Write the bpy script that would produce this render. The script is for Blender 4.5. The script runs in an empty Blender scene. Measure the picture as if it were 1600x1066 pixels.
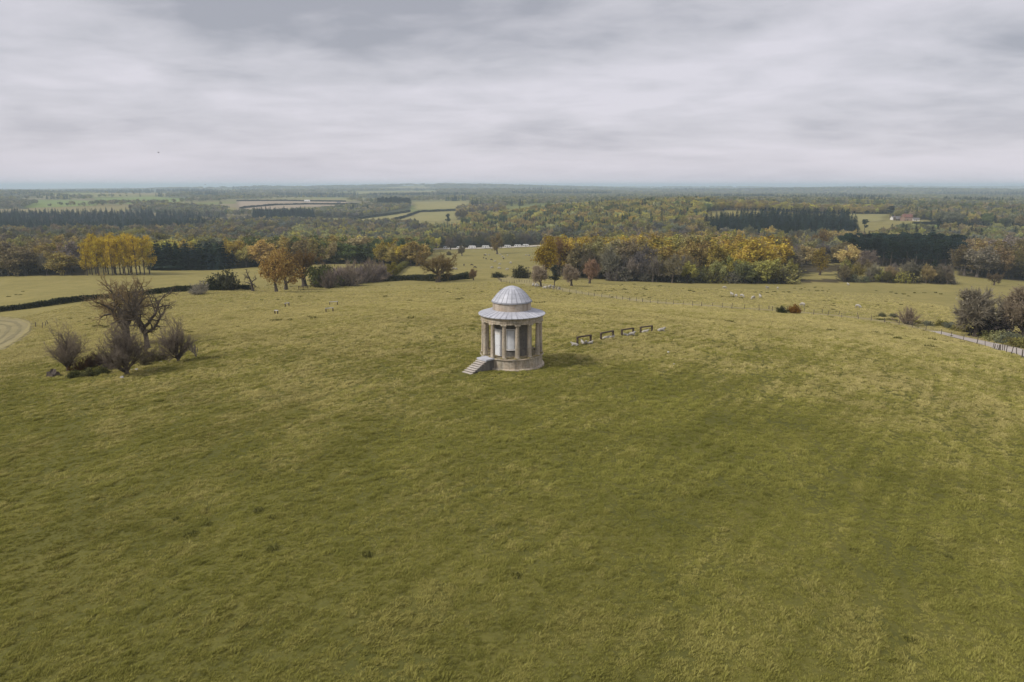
import bpy, math, random, re
import numpy as np
from mathutils import Vector
PI = math.pi
R_ = np.random.default_rng(7)
random.seed(7)
SC = bpy.context.scene
COL = SC.collection

# ------------------------------------------------------------------ camera, sky, sun, exposure
CAM_H = 16.8
PITCH = math.radians(12.83)
FPX = 1067.0                                  # focal length in pixels of the 1600 px wide photograph
cam_data = bpy.data.cameras.new('camera')
cam_data.lens = 36.0 * FPX / 1600.0
cam_data.sensor_width = 36.0
cam_data.clip_start = 0.5
cam_data.clip_end = 80000
cam = bpy.data.objects.new('camera', cam_data)
cam.location = (0, 0, CAM_H)
cam.rotation_euler = (PI / 2 - PITCH, 0, 0)
COL.objects.link(cam)
SC.camera = cam

SUN_EL, SUN_AZ = math.radians(42), math.radians(-112)     # azimuth from +Y towards +X: low on the camera's side, over its shoulder
SKY_LEVEL = 0.365
world = bpy.data.worlds.new("World")
SC.world = world
world.use_nodes = True
def build_world():
    nt = world.node_tree; N = nt.nodes; L = nt.links; N.clear()
    def nd(t, **k):
        n = N.new(t)
        for a, b in k.items(): setattr(n, a, b)
        return n
    def mth(op, a, b=None, clamp=False):
        n = nd('ShaderNodeMath', operation=op); n.use_clamp = clamp
        for i, q in enumerate((a, b)):
            if q is None: continue
            if isinstance(q, (int, float)): n.inputs[i].default_value = q
            else: L.new(q, n.inputs[i])
        return n.outputs[0]
    out = nd('ShaderNodeOutputWorld'); bg = nd('ShaderNodeBackground'); L.new(bg.outputs[0], out.inputs[0])
    sky = nd('ShaderNodeTexSky', sky_type='NISHITA'); sky.sun_disc = False
    sky.sun_elevation = SUN_EL; sky.sun_rotation = SUN_AZ
    skys = nd('ShaderNodeVectorMath', operation='SCALE'); L.new(sky.outputs[0], skys.inputs[0]); skys.inputs['Scale'].default_value = 0.08
    tc = nd('ShaderNodeTexCoord'); sp = nd('ShaderNodeSeparateXYZ'); L.new(tc.outputs['Generated'], sp.inputs[0])
    z = mth('MAXIMUM', sp.outputs[2], 0.0)
    den = mth('ADD', z, 0.15)
    cx = mth('DIVIDE', sp.outputs[0], den); cy = mth('DIVIDE', sp.outputs[1], den)
    cb = nd('ShaderNodeCombineXYZ'); L.new(mth('MULTIPLY', cx, 0.8), cb.inputs[0]); L.new(cy, cb.inputs[1])
    n1 = nd('ShaderNodeTexNoise'); n1.inputs['Scale'].default_value = 0.85; n1.inputs['Detail'].default_value = 5; n1.inputs['Roughness'].default_value = 0.5; n1.inputs['Distortion'].default_value = 0.25
    n2 = nd('ShaderNodeTexNoise'); n2.inputs['Scale'].default_value = 2.6; n2.inputs['Detail'].default_value = 7; n2.inputs['Roughness'].default_value = 0.55
    n2.inputs['Distortion'].default_value = 0.3
    off = nd('ShaderNodeVectorMath', operation='ADD'); L.new(cb.outputs[0], off.inputs[0]); off.inputs[1].default_value = (3.3, 1.7, 0)
    L.new(off.outputs[0], n1.inputs['Vector']); L.new(off.outputs[0], n2.inputs['Vector'])
    m = mth('ADD', mth('MULTIPLY', n1.outputs[0], 0.70), mth('MULTIPLY', n2.outputs[0], 0.30))
    rp = nd('ShaderNodeValToRGB'); L.new(m, rp.inputs[0]); e = rp.color_ramp.elements
    e[0].position = 0.38; e[0].color = (0.545, 0.555, 0.62, 1)
    e[1].position = 0.60; e[1].color = (1.01, 0.975, 1.06, 1)
    k = rp.color_ramp.elements.new(0.48); k.color = (0.80, 0.79, 0.855, 1)
    # towards the horizon the layers of cloud close up to one pale veil
    veil = mth('POWER', mth('SUBTRACT', 1.0, mth('MULTIPLY', z, 5.0, True), True), 2.2)
    mv = nd('ShaderNodeMix', data_type='RGBA'); L.new(mth('MULTIPLY', veil, 0.85), mv.inputs[0]); L.new(rp.outputs[0], mv.inputs[6]); mv.inputs[7].default_value = (1.05, 0.975, 1.09, 1)
    sc_ = nd('ShaderNodeVectorMath', operation='SCALE'); L.new(mv.outputs[2], sc_.inputs[0]); sc_.inputs['Scale'].default_value = SKY_LEVEL
    mx = nd('ShaderNodeMix', data_type='RGBA'); mx.inputs[0].default_value = 0.94
    L.new(skys.outputs[0], mx.inputs[6]); L.new(sc_.outputs[0], mx.inputs[7])
    L.new(mx.outputs[2], bg.inputs[0]); bg.inputs[1].default_value = 1.0
build_world()
sun_data = bpy.data.lights.new('sun', 'SUN')
sun_data.energy = 1.5; sun_data.angle = math.radians(10); sun_data.color = (1.0, 0.94, 0.84)
sun = bpy.data.objects.new('sun', sun_data)
sd = Vector((math.sin(SUN_AZ) * math.cos(SUN_EL), math.cos(SUN_AZ) * math.cos(SUN_EL), math.sin(SUN_EL)))
sun.rotation_euler = sd.to_track_quat('Z', 'Y').to_euler()
COL.objects.link(sun)
SC.view_settings.view_transform = 'Standard'; SC.view_settings.look = 'None'
SC.view_settings.exposure = 0.98; SC.view_settings.gamma = 1.0; SC.view_settings.use_curve_mapping = False
SC.cycles.max_bounces = 5; SC.cycles.diffuse_bounces = 3; SC.cycles.volume_bounces = 3
SC.cycles.transmission_bounces = 3; SC.cycles.transparent_max_bounces = 8
SC.cycles.use_denoising = True

# ------------------------------------------------------------------ materials
def new_mat(name):
    m = bpy.data.materials.new(name); m.use_nodes = True
    nt = m.node_tree; nt.nodes.clear()
    return m, nt
class NB:
    def __init__(s, nt): s.nt = nt; s.N = nt.nodes; s.L = nt.links
    def nd(s, t, **k):
        n = s.N.new(t)
        for a, b in k.items(): setattr(n, a, b)
        return n
    def put(s, sock, v):
        if isinstance(v, (int, float)): sock.default_value = v
        elif isinstance(v, (tuple, list)):
            sock.default_value = tuple(v) if len(v) == 4 or sock.type == 'VECTOR' else (*v, 1)
        else: s.L.new(v, sock)
    def math(s, op, a, b=0.0, clamp=False):
        n = s.nd('ShaderNodeMath', operation=op); n.use_clamp = clamp
        s.put(n.inputs[0], a); s.put(n.inputs[1], b); return n.outputs[0]
    def mix(s, f, a, b, blend='MIX'):
        n = s.nd('ShaderNodeMix', data_type='RGBA', blend_type=blend)
        s.put(n.inputs[0], f); s.put(n.inputs[6], a); s.put(n.inputs[7], b); return n.outputs[2]
    def noise(s, vec, scale, detail=3, rough=0.55, dist=0.0):
        n = s.nd('ShaderNodeTexNoise'); n.inputs['Scale'].default_value = scale; n.inputs['Detail'].default_value = detail
        n.inputs['Roughness'].default_value = rough; n.inputs['Distortion'].default_value = dist
        if vec is not None: s.L.new(vec, n.inputs['Vector'])
        return n.outputs[0]
    def ramp(s, f, stops):
        n = s.nd('ShaderNodeValToRGB'); s.L.new(f, n.inputs[0]); e = n.color_ramp.elements
        while len(e) < len(stops): e.new(0.5)
        for i, (p, c) in enumerate(stops):
            e[i].position = p; e[i].color = (c, c, c, 1) if isinstance(c, (int, float)) else (*c, 1)
        return n.outputs[0]
    def attr(s, name, kind='GEOMETRY'):
        n = s.nd('ShaderNodeAttribute', attribute_type=kind); n.attribute_name = name; return n
    def vscale(s, vec, v):
        n = s.nd('ShaderNodeVectorMath', operation='MULTIPLY'); s.L.new(vec, n.inputs[0]); n.inputs[1].default_value = v; return n.outputs[0]
    def principled(s, col, rough=0.8, bump=None, bstr=0.3, bdist=0.05, spec=0.3):
        p = s.nd('ShaderNodeBsdfPrincipled'); s.put(p.inputs['Base Color'], col); s.put(p.inputs['Roughness'], rough)
        p.inputs['Specular IOR Level'].default_value = spec
        if bump is not None:
            b = s.nd('ShaderNodeBump'); b.inputs['Strength'].default_value = bstr; b.inputs['Distance'].default_value = bdist
            s.L.new(bump, b.inputs['Height']); s.L.new(b.outputs[0], p.inputs['Normal'])
        o = s.nd('ShaderNodeOutputMaterial'); s.L.new(p.outputs[0], o.inputs[0]); return p
    def pos(s): return s.nd('ShaderNodeNewGeometry').outputs['Position']
    def objco(s): return s.nd('ShaderNodeTexCoord').outputs['Object']

def mat_plain(name, c1, c2, scale=3.0, rough=0.8, bstr=0.3, bdist=0.02, stretch=None, spec=0.3, detail=5):
    m, nt = new_mat(name); b = NB(nt); co = b.objco()
    if stretch: co = b.vscale(co, stretch)
    n = b.noise(co, scale, detail, 0.62)
    n2 = b.noise(co, scale * 7, 3)
    f = b.math('ADD', b.math('MULTIPLY', n, 0.75), b.math('MULTIPLY', n2, 0.25))
    b.principled(b.mix(b.ramp(f, [(0.36, 0.0), (0.64, 1.0)]), c1, c2), rough, f, bstr, bdist, spec)
    return m

def mat_leaf(name, instanced, tr=0.3):
    m, nt = new_mat(name); b = NB(nt)
    v = b.attr('v').outputs['Fac']
    oi = b.nd('ShaderNodeObjectInfo')
    tint = b.attr('tint', 'INSTANCER').outputs['Color'] if instanced else oi.outputs['Color']
    k = b.math('ADD', b.math('MULTIPLY', v, 0.75), 0.61)
    k = b.math('MULTIPLY', k, b.math('ADD', b.math('MULTIPLY', oi.outputs['Random'], 0.4), 0.8))
    sc = b.nd('ShaderNodeVectorMath', operation='SCALE'); b.L.new(tint, sc.inputs[0]); b.L.new(k, sc.inputs['Scale'])
    hs = b.nd('ShaderNodeHueSaturation'); b.L.new(sc.outputs[0], hs.inputs['Color'])
    b.L.new(b.math('ADD', 0.485, b.math('MULTIPLY', v, 0.03)), hs.inputs['Hue'])
    d = b.nd('ShaderNodeBsdfDiffuse'); t = b.nd('ShaderNodeBsdfTranslucent')
    b.L.new(hs.outputs[0], d.inputs[0]); b.L.new(hs.outputs[0], t.inputs[0])
    mx = b.nd('ShaderNodeMixShader'); mx.inputs[0].default_value = tr
    b.L.new(d.outputs[0], mx.inputs[1]); b.L.new(t.outputs[0], mx.inputs[2])
    o = b.nd('ShaderNodeOutputMaterial'); b.L.new(mx.outputs[0], o.inputs[0])
    return m
M = {}
M['leaf'] = mat_leaf('leaf', False); M['leaf_far'] = mat_leaf('leaf_far', True)
M['bark'] = mat_plain('bark', (0.055, 0.045, 0.036), (0.13, 0.105, 0.085), 2.5, 0.9, 0.6, 0.05, (1, 1, 0.25))
M['bark_pale'] = mat_plain('bark_pale', (0.15, 0.135, 0.115), (0.27, 0.25, 0.22), 2.5, 0.9, 0.5, 0.05, (1, 1, 0.25))
M['wood_dark'] = mat_plain('weathered_dark_wood', (0.045, 0.032, 0.024), (0.12, 0.088, 0.065), 4, 0.85, 0.5, 0.02, (0.3, 1, 1))
M['wood_pale'] = mat_plain('bleached_wood', (0.36, 0.34, 0.32), (0.56, 0.54, 0.52), 4, 0.85, 0.3, 0.02, (0.3, 1, 1))
M['post'] = mat_plain('post_wood', (0.07, 0.06, 0.05), (0.17, 0.145, 0.12), 6, 0.9, 0.5, 0.02, (1, 1, 0.2))
M['wire'] = mat_plain('wire', (0.2, 0.2, 0.2), (0.3, 0.3, 0.3), 3, 0.5)
M['wool'] = mat_plain('wool', (0.30, 0.28, 0.24), (0.48, 0.45, 0.40), 9, 0.95, 0.8, 0.04)
M['wool_dark'] = mat_plain('dark_wool', (0.05, 0.04, 0.033), (0.10, 0.08, 0.065), 9, 0.95, 0.8, 0.04)
M['face'] = mat_plain('sheep_face', (0.35, 0.31, 0.27), (0.5, 0.46, 0.42), 9, 0.8)
M['limestone'] = mat_plain('pale_stone', (0.40, 0.385, 0.36), (0.62, 0.60, 0.57), 3, 0.9, 0.5, 0.05)
M['paint'] = mat_plain('white_paint', (0.62, 0.60, 0.58), (0.80, 0.79, 0.78), 2.0, 0.6, 0.15, 0.01)
M['panel_paint'] = mat_plain('white_board_paint', (0.62, 0.64, 0.68), (0.76, 0.78, 0.82), 2.0, 0.6, 0.1, 0.01)
def mat_lead():
    m, nt = new_mat('lead_sheet'); b = NB(nt); co = b.objco(); n = b.noise(co, 1.7, 5, 0.6); n2 = b.noise(b.vscale(co, (3, 3, .6)), 2.0, 4)
    rn = b.nd('ShaderNodeObjectInfo').outputs['Random']
    f = b.math('ADD', b.math('MULTIPLY', n, .55), b.math('ADD', b.math('MULTIPLY', n2, .2), b.math('ADD', b.math('MULTIPLY', rn, .18), .06)))
    b.principled(b.mix(b.ramp(f, [(0.36, 0.0), (0.68, 1.0)]), (0.36, 0.37, 0.415), (0.57, 0.58, 0.635)), .55, n, .2, .02, .4); return m
M['lead'] = mat_lead()
M['lead_joint'] = mat_plain('dull_lead', (0.21, 0.215, 0.235), (0.32, 0.325, 0.35), 2.5, 0.6, 0.2, 0.02)
M['caravan'] = mat_plain('caravan_shell', (0.66, 0.67, 0.68), (0.78, 0.78, 0.79), 0.7, 0.45, 0.05, 0.01)
M['rubber'] = mat_plain('rubber', (0.02, 0.02, 0.02), (0.04, 0.04, 0.04), 5, 0.8)
M['tile'] = mat_plain('clay_roof', (0.13, 0.06, 0.045), (0.22, 0.105, 0.08), 0.9, 0.9, 0.4, 0.05)
M['slate'] = mat_plain('slate_roof', (0.11, 0.10, 0.10), (0.2, 0.185, 0.18), 0.9, 0.8, 0.4, 0.05)
M['brick'] = mat_plain('house_wall', (0.25, 0.15, 0.11), (0.38, 0.26, 0.20), 1.2, 0.9)
M['render'] = mat_plain('white_house_wall', (0.58, 0.56, 0.53), (0.75, 0.73, 0.70), 0.8, 0.9)
M['bird'] = mat_plain('feathers', (0.02, 0.02, 0.022), (0.05, 0.05, 0.05), 8, 0.8)
def mat_glass():
    m, nt = new_mat('window_glass'); b = NB(nt)
    b.principled((0.02, 0.026, 0.03), 0.08, None, spec=0.6); return m
M['glass'] = mat_glass()
def mat_stone(name, base, dark, warm, lichen_amt, streak=True):
    m, nt = new_mat(name); b = NB(nt); co = b.objco()
    n1 = b.noise(co, 1.3, 6, 0.62); n2 = b.noise(co, 6.0, 5, 0.65)
    st = b.noise(b.vscale(co, (2.2, 2.2, 0.4)), 1.1, 5, 0.68)
    c = b.mix(b.ramp(n1, [(0.38, 0.0), (0.62, 1.0)]), base, warm)
    c = b.mix(b.math('MULTIPLY', b.ramp(st, [(0.44, 0.0), (0.66, 1.0)]), 0.8 if streak else 0.2), c, dark)
    c = b.mix(b.math('MULTIPLY', b.ramp(n2, [(0.48, 0.0), (0.68, 1.0)]), 0.65), c, dark)
    li = b.noise(co, 2.6, 5, 0.7, 0.4)
    c = b.mix(b.math('MULTIPLY', b.ramp(li, [(0.52, 0.0), (0.62, 1.0)]), lichen_amt), c, (0.25, 0.215, 0.06))
    b.principled(c, 0.9, b.math('ADD', n2, b.math('MULTIPLY', n1, 0.5)), 0.5, 0.03); return m
M['stone'] = mat_stone('weathered_stone', (0.51, 0.455, 0.37), (0.165, 0.145, 0.115), (0.50, 0.405, 0.30), 0.18)
M['stone_floor'] = mat_stone('mossy_stone', (0.30, 0.265, 0.19), (0.13, 0.115, 0.08), (0.29, 0.22, 0.13), 0.85, False)
M['stone_drum'] = mat_stone('drum_stone', (0.50, 0.445, 0.375), (0.26, 0.21, 0.165), (0.50, 0.40, 0.31), 0.05)
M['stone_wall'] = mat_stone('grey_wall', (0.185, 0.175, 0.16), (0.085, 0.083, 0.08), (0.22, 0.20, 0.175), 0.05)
M['stone_step'] = mat_stone('step_stone', (0.56, 0.52, 0.48), (0.33, 0.30, 0.265), (0.52, 0.46, 0.41), 0.12, False)

# ------------------------------------------------------------------ helpers
def tag(o, label=None, cat=None, group=None, kind=None):
    if label: o['label'] = label
    if cat: o['category'] = cat
    if group: o['group'] = group
    if kind: o['kind'] = kind
    return o
def raw_mesh(name, V, F, mat, attr=None, smooth=False):
    """V: n x 3; F: list of integer arrays, one per face size."""
    me = bpy.data.meshes.new(name)
    V = np.asarray(V, np.float32)
    F = [np.asarray(f, np.int32) for f in F if len(f)]
    me.vertices.add(len(V)); me.vertices.foreach_set('co', V.ravel())
    nl = sum(f.size for f in F); npol = sum(len(f) for f in F)
    me.loops.add(nl); me.polygons.add(npol)
    me.loops.foreach_set('vertex_index', np.concatenate([f.ravel() for f in F]))
    tot = np.concatenate([np.full(len(f), f.shape[1], np.int32) for f in F])
    me.polygons.foreach_set('loop_start', np.concatenate([[0], np.cumsum(tot)[:-1]]).astype(np.int32))
    if smooth: me.polygons.foreach_set('use_smooth', np.ones(npol, bool))
    me.update(calc_edges=True)
    if attr:
        for k, a in attr.items():
            t = me.attributes.new(k, 'FLOAT', 'POINT'); t.data.foreach_set('value', np.asarray(a, np.float32))
    if mat is not None: me.materials.append(mat)
    return me
def link(name, me, parent=None, loc=None, rz=None):
    o = bpy.data.objects.new(name, me); COL.objects.link(o)
    if parent is not None: o.parent = parent
    if loc is not None: o.location = loc
    if rz is not None: o.rotation_euler = (0, 0, rz)
    return o
def empty(name, loc=(0, 0, 0), rz=0.0):
    o = bpy.data.objects.new(name, None); o.empty_display_size = 0.3; COL.objects.link(o); o.location = loc; o.rotation_euler = (0, 0, rz); return o
class MB:
    """collects simple solids into one mesh"""
    def __init__(s): s.V = []; s.F = {}; s.n = 0
    def add(s, v, faces):
        for f in faces: s.F.setdefault(len(f), []).append([i + s.n for i in f])
        s.V.extend(v); s.n += len(v); return s
    def box(s, x0, x1, y0, y1, z0, z1, top=1.0):
        cx, cy = (x0 + x1) / 2, (y0 + y1) / 2
        q = lambda x, y: (cx + (x - cx) * top, cy + (y - cy) * top)
        v = [(x0, y0, z0), (x1, y0, z0), (x1, y1, z0), (x0, y1, z0)] + [(*q(x0, y0), z1), (*q(x1, y0), z1), (*q(x1, y1), z1), (*q(x0, y1), z1)]
        return s.add(v, [(0, 3, 2, 1), (4, 5, 6, 7), (0, 1, 5, 4), (1, 2, 6, 5), (2, 3, 7, 6), (3, 0, 4, 7)])
    def lathe(s, prof, n=64, cx=0.0, cy=0.0, a0=0.0, a1=2 * PI, close=True):
        full = abs(a1 - a0 - 2 * PI) < 1e-6; m = n if full else n + 1
        v = []
        for (r, z) in prof:
            for k in range(m):
                a = a0 + (a1 - a0) * k / n; v.append((cx + r * math.cos(a), cy + r * math.sin(a), z))
        f = []
        for i in range(len(prof) - 1):
            for k in range(n):
                k2 = (k + 1) % m
                f.append((i * m + k, i * m + k2, (i + 1) * m + k2, (i + 1) * m + k))
        if close and full:
            f.append(tuple(range(m))[::-1]); b = (len(prof) - 1) * m; f.append(tuple(range(b, b + m)))
        return s.add(v, f)
    def prism(s, pts, z0, z1):
        n = len(pts); v = [(x, y, z0) for x, y in pts] + [(x, y, z1) for x, y in pts]
        return s.add(v, [tuple(range(n))[::-1], tuple(range(n, 2 * n))] + [(i, (i + 1) % n, n + (i + 1) % n, n + i) for i in range(n)])
    def bar(s, p, q, r, k=6, r2=None):
        p, q = Vector(p), Vector(q); d = (q - p).normalized(); u = d.orthogonal().normalized(); w = d.cross(u); r2 = r if r2 is None else r2
        v = [tuple(p + (u * math.cos(2 * PI * i / k) + w * math.sin(2 * PI * i / k)) * r) for i in range(k)] + \
            [tuple(q + (u * math.cos(2 * PI * i / k) + w * math.sin(2 * PI * i / k)) * r2) for i in range(k)]
        return s.add(v, [tuple(range(k))[::-1], tuple(range(k, 2 * k))] + [(i, (i + 1) % k, k + (i + 1) % k, k + i) for i in range(k)])
    def mesh(s, name, mat, smooth=False):
        me = bpy.data.meshes.new(name); me.from_pydata([tuple(map(float, v)) for v in s.V], [], [f for fs in s.F.values() for f in fs])
        if mat is not None: me.materials.append(mat)
        if smooth:
            me.polygons.foreach_set('use_smooth', np.ones(len(me.polygons), bool)); me.set_sharp_from_angle(angle=math.radians(38))
        me.update(); return me
    def obj(s, name, mat, parent=None, smooth=False, loc=None, rz=None): return link(name, s.mesh(name, mat, smooth), parent, loc, rz)
def copy_tree(o, parent=None):
    c = o.copy(); COL.objects.link(c)
    if parent is not None: c.parent = parent
    for ch in o.children: copy_tree(ch, c)
    return c

# ------------------------------------------------------------------ the lie of the land
CP_, SP_ = math.cos(PITCH), math.sin(PITCH)
def ray(px, py):
    u = (px - 800) / FPX; v = (533 - py) / FPX
    dy = CP_ + v * SP_; dz = -SP_ + v * CP_
    return u / dy, dz / dy                       # sideways and height per metre forward
def hill(x, y):
    d = np.clip(y - 65.0, -150.0, 400.0)
    sp = 15 * np.log1p(np.exp(np.clip(d / 15, -30, 30))) + np.where(d / 15 > 30, d - 450, 0) - 15 * math.log(2)
    z = -0.02 * d - 0.062 * sp - 0.00011 * np.maximum(d, 0) ** 2 - 0.0006 * np.maximum(-d - 60, 0) ** 2
    return z - 11.0 * (1 - np.exp(-(x / 95.0) ** 2))
# heights read off the view at known distances: (column, row, distance)
SURVEY = [(0, 480, 205), (0, 460, 262), (0, 436, 330), (0, 380, 700), (0, 350, 1200), (0, 325, 1700), (0, 310, 2600),
 (150, 471, 213), (200, 445, 290), (200, 430, 345), (330, 450, 228), (310, 424, 390), (200, 378, 720), (200, 353, 1250), (200, 326, 1700), (150, 316, 2200), (200, 305, 3300),
 (430, 452, 242), (420, 425, 360), (500, 412, 430), (560, 450, 250), (450, 385, 750), (400, 358, 1100), (450, 340, 1500), (430, 321, 2000), (520, 318, 2200), (480, 308, 3500),
 (685, 440, 285), (650, 418, 380), (640, 428, 335), (700, 405, 560), (780, 388, 720), (700, 389, 730), (740, 437, 292), (680, 339, 1500), (560, 345, 1400), (700, 362, 1080), (720, 322, 1850), (700, 308, 3500),
 (800, 440, 262), (830, 446, 235), (780, 415, 460), (800, 376, 850), (850, 350, 1050), (900, 332, 1250), (950, 307, 4000), (800, 470, 170),
 (1100, 443, 300), (1000, 473, 180), (950, 442, 280), (1100, 397, 520), (1100, 362, 800), (1100, 342, 1000), (1150, 325, 1200), (1150, 307, 4000),
 (1300, 444, 305), (1300, 402, 550), (1250, 367, 800), (1320, 340, 1100), (1300, 331, 1250), (1300, 312, 3000), (1200, 487, 150), (1200, 465, 205),
 (1450, 441, 330), (1450, 402, 500), (1450, 359, 880), (1410, 344, 1060), (1500, 336, 1200), (1530, 326, 1400), (1450, 310, 3200), (1400, 505, 146), (1450, 470, 230),
 (1600, 452, 320), (1600, 430, 430), (1600, 392, 650), (1600, 351, 1000), (1600, 331, 1300), (1600, 312, 3000), (1600, 552, 118), (1522, 525, 140), (1550, 472, 220)]
ctl = []
for px, py, Y in SURVEY:
    sx, sz = ray(px, py); ctl.append((sx * Y, Y, CAM_H + sz * Y))
for Y in (12, 30, 50, 70, 95, 120):
    for k in (-1.3, -0.85, -0.45, 0, 0.45, 0.85, 1.3): ctl.append((k * Y, Y, float(hill(np.float64(k * Y), np.float64(Y)))))
for Y, zz in ((6500, -34), (11000, -52), (18000, -95), (30000, -165)):
    for k in (-1.2, -0.75, -0.4, 0, 0.4, 0.75, 1.2): ctl.append((k * Y, Y, zz))
for Y, zz in ((250, -30), (500, -42), (1000, -46), (2000, -40), (4000, -30)):
    for k in (-1.25, 1.25): ctl.append((k * Y, Y, zz))
ctl = np.array(ctl)
def to_av(x, y):
    a = np.clip(np.arctan2(x, y + 80.0), -1.05, 1.05); v = np.log(np.maximum(np.hypot(x, y + 80.0), 60.0)); return np.stack([a * 1.3, v], -1)
def phi(r2): return 0.5 * r2 * np.log(r2 + 1e-12)
CA = to_av(ctl[:, 0], ctl[:, 1]); nC = len(CA)
_K = phi(((CA[:, None] - CA[None]) ** 2).sum(-1)) + np.eye(nC) * 2e-4
_P = np.concatenate([np.ones((nC, 1)), CA], 1)
_A = np.block([[_K, _P], [_P.T, np.zeros((3, 3))]])
_W = np.linalg.solve(_A, np.concatenate([ctl[:, 2], np.zeros(3)]))
def sstep(x, a, b):
    t = np.clip((x - a) / (b - a), 0, 1); return t * t * (3 - 2 * t)
def ground(x, y):
    x = np.asarray(x, float); y = np.asarray(y, float); sh = x.shape; x = x.ravel(); y = y.ravel(); z = np.empty(len(x))
    for i in range(0, len(x), 20000):
        q = to_av(x[i:i + 20000], y[i:i + 20000])
        k = phi(((q[:, None] - CA[None]) ** 2).sum(-1))
        z[i:i + 20000] = k @ _W[:nC] + _W[nC] + q @ _W[nC + 1:]
    r = np.hypot(x, y - 20)
    w = sstep(r, 70, 125) * sstep(y / np.maximum(r, 1.0), -.3, .3)
    z = hill(x, y) * (1 - w) + z * w
    f = sstep(np.hypot(x, y), 1800, 3600)
    # rolling country and the long wooded ridges of the far distance
    z = z + f * (7 * np.sin(x / 610 + y / 900) * np.sin(y / 1300 + 1.0) + 6 * np.sin(x / 1700 + 0.4 + y / 5000))
    for (yc, wd, h, xa, xb, tl) in ((4600, 420, 12, -2600, 900, 0.0), (7600, 800, 38, -3500, 800, 0.03), (7000, 500, 12, -1700, 600, 0.0), (10500, 900, 41, -300, 16000, 0.02), (5600, 500, 14, 800, 5200, -0.05), (3700, 300, 12, -3600, -1500, 0.1)):
        z = z + h * np.exp(-((y - yc - tl * x) / wd) ** 2) * sstep(x, xa - 900, xa + 900) * (1 - sstep(x, xb - 1200, xb + 1200)) * (1 + 0.18 * np.sin(x / 430 + yc))
    return z.reshape(sh)
def gz(x, y): return float(ground(np.array([x]), np.array([y]))[0])
_YS = np.geomspace(14, 12000, 1500)
def spot(px, py):
    """the point of the ground seen at a place of the photograph"""
    sx, sz = ray(px, py)
    d = CAM_H + sz * _YS - ground(sx * _YS, _YS)
    k = np.argmax(d < 0)
    if d[k] >= 0: k = len(_YS) - 1
    t = d[k - 1] / (d[k - 1] - d[k]) if d[k - 1] != d[k] else 0
    Y = _YS[k - 1] + (_YS[k] - _YS[k - 1]) * t
    x = sx * Y
    return x, Y, gz(x, Y)
def mpp(Y, z=-20.0): return (Y * CP_ + (CAM_H - z) * SP_) / FPX     # metres per photo pixel at distance Y
def at_dist(px, Y):
    x = (px - 800) / FPX * (Y * CP_ + 50 * SP_) ; return x, Y, gz(x, Y)
def inside(poly, x, y):
    c = np.zeros(len(x), bool); n = len(poly)
    for i in range(n):
        x0, y0 = poly[i]; x1, y1 = poly[(i + 1) % n]
        k = ((y0 > y) != (y1 > y)) & (x < (x1 - x0) * (y - y0) / (y1 - y0 + 1e-12) + x0); c ^= k
    return c

# ------------------------------------------------------------------ woods: where trees stand (columns of the view, distances)
GOLD = (0.37, 0.275, 0.052); AMBER = (0.325, 0.25, 0.085); BROWN = (0.27, 0.22, 0.105); GREY = (0.225, 0.205, 0.145); MAUVE = (0.21, 0.185, 0.135)
OLIVE = (0.235, 0.215, 0.07); GREEN = (0.105, 0.13, 0.05); PALE = (0.30, 0.30, 0.12); LIME = (0.38, 0.345, 0.085); DARK = (0.026, 0.042, 0.032); BLUE = (0.04, 0.066, 0.052)
RUST = (0.215, 0.17, 0.085); UMBER = (0.18, 0.152, 0.10); YELLOW = (0.62, 0.46, 0.055); FIR = (0.055, 0.105, 0.052); SAGE = (0.17, 0.175, 0.11)
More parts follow.
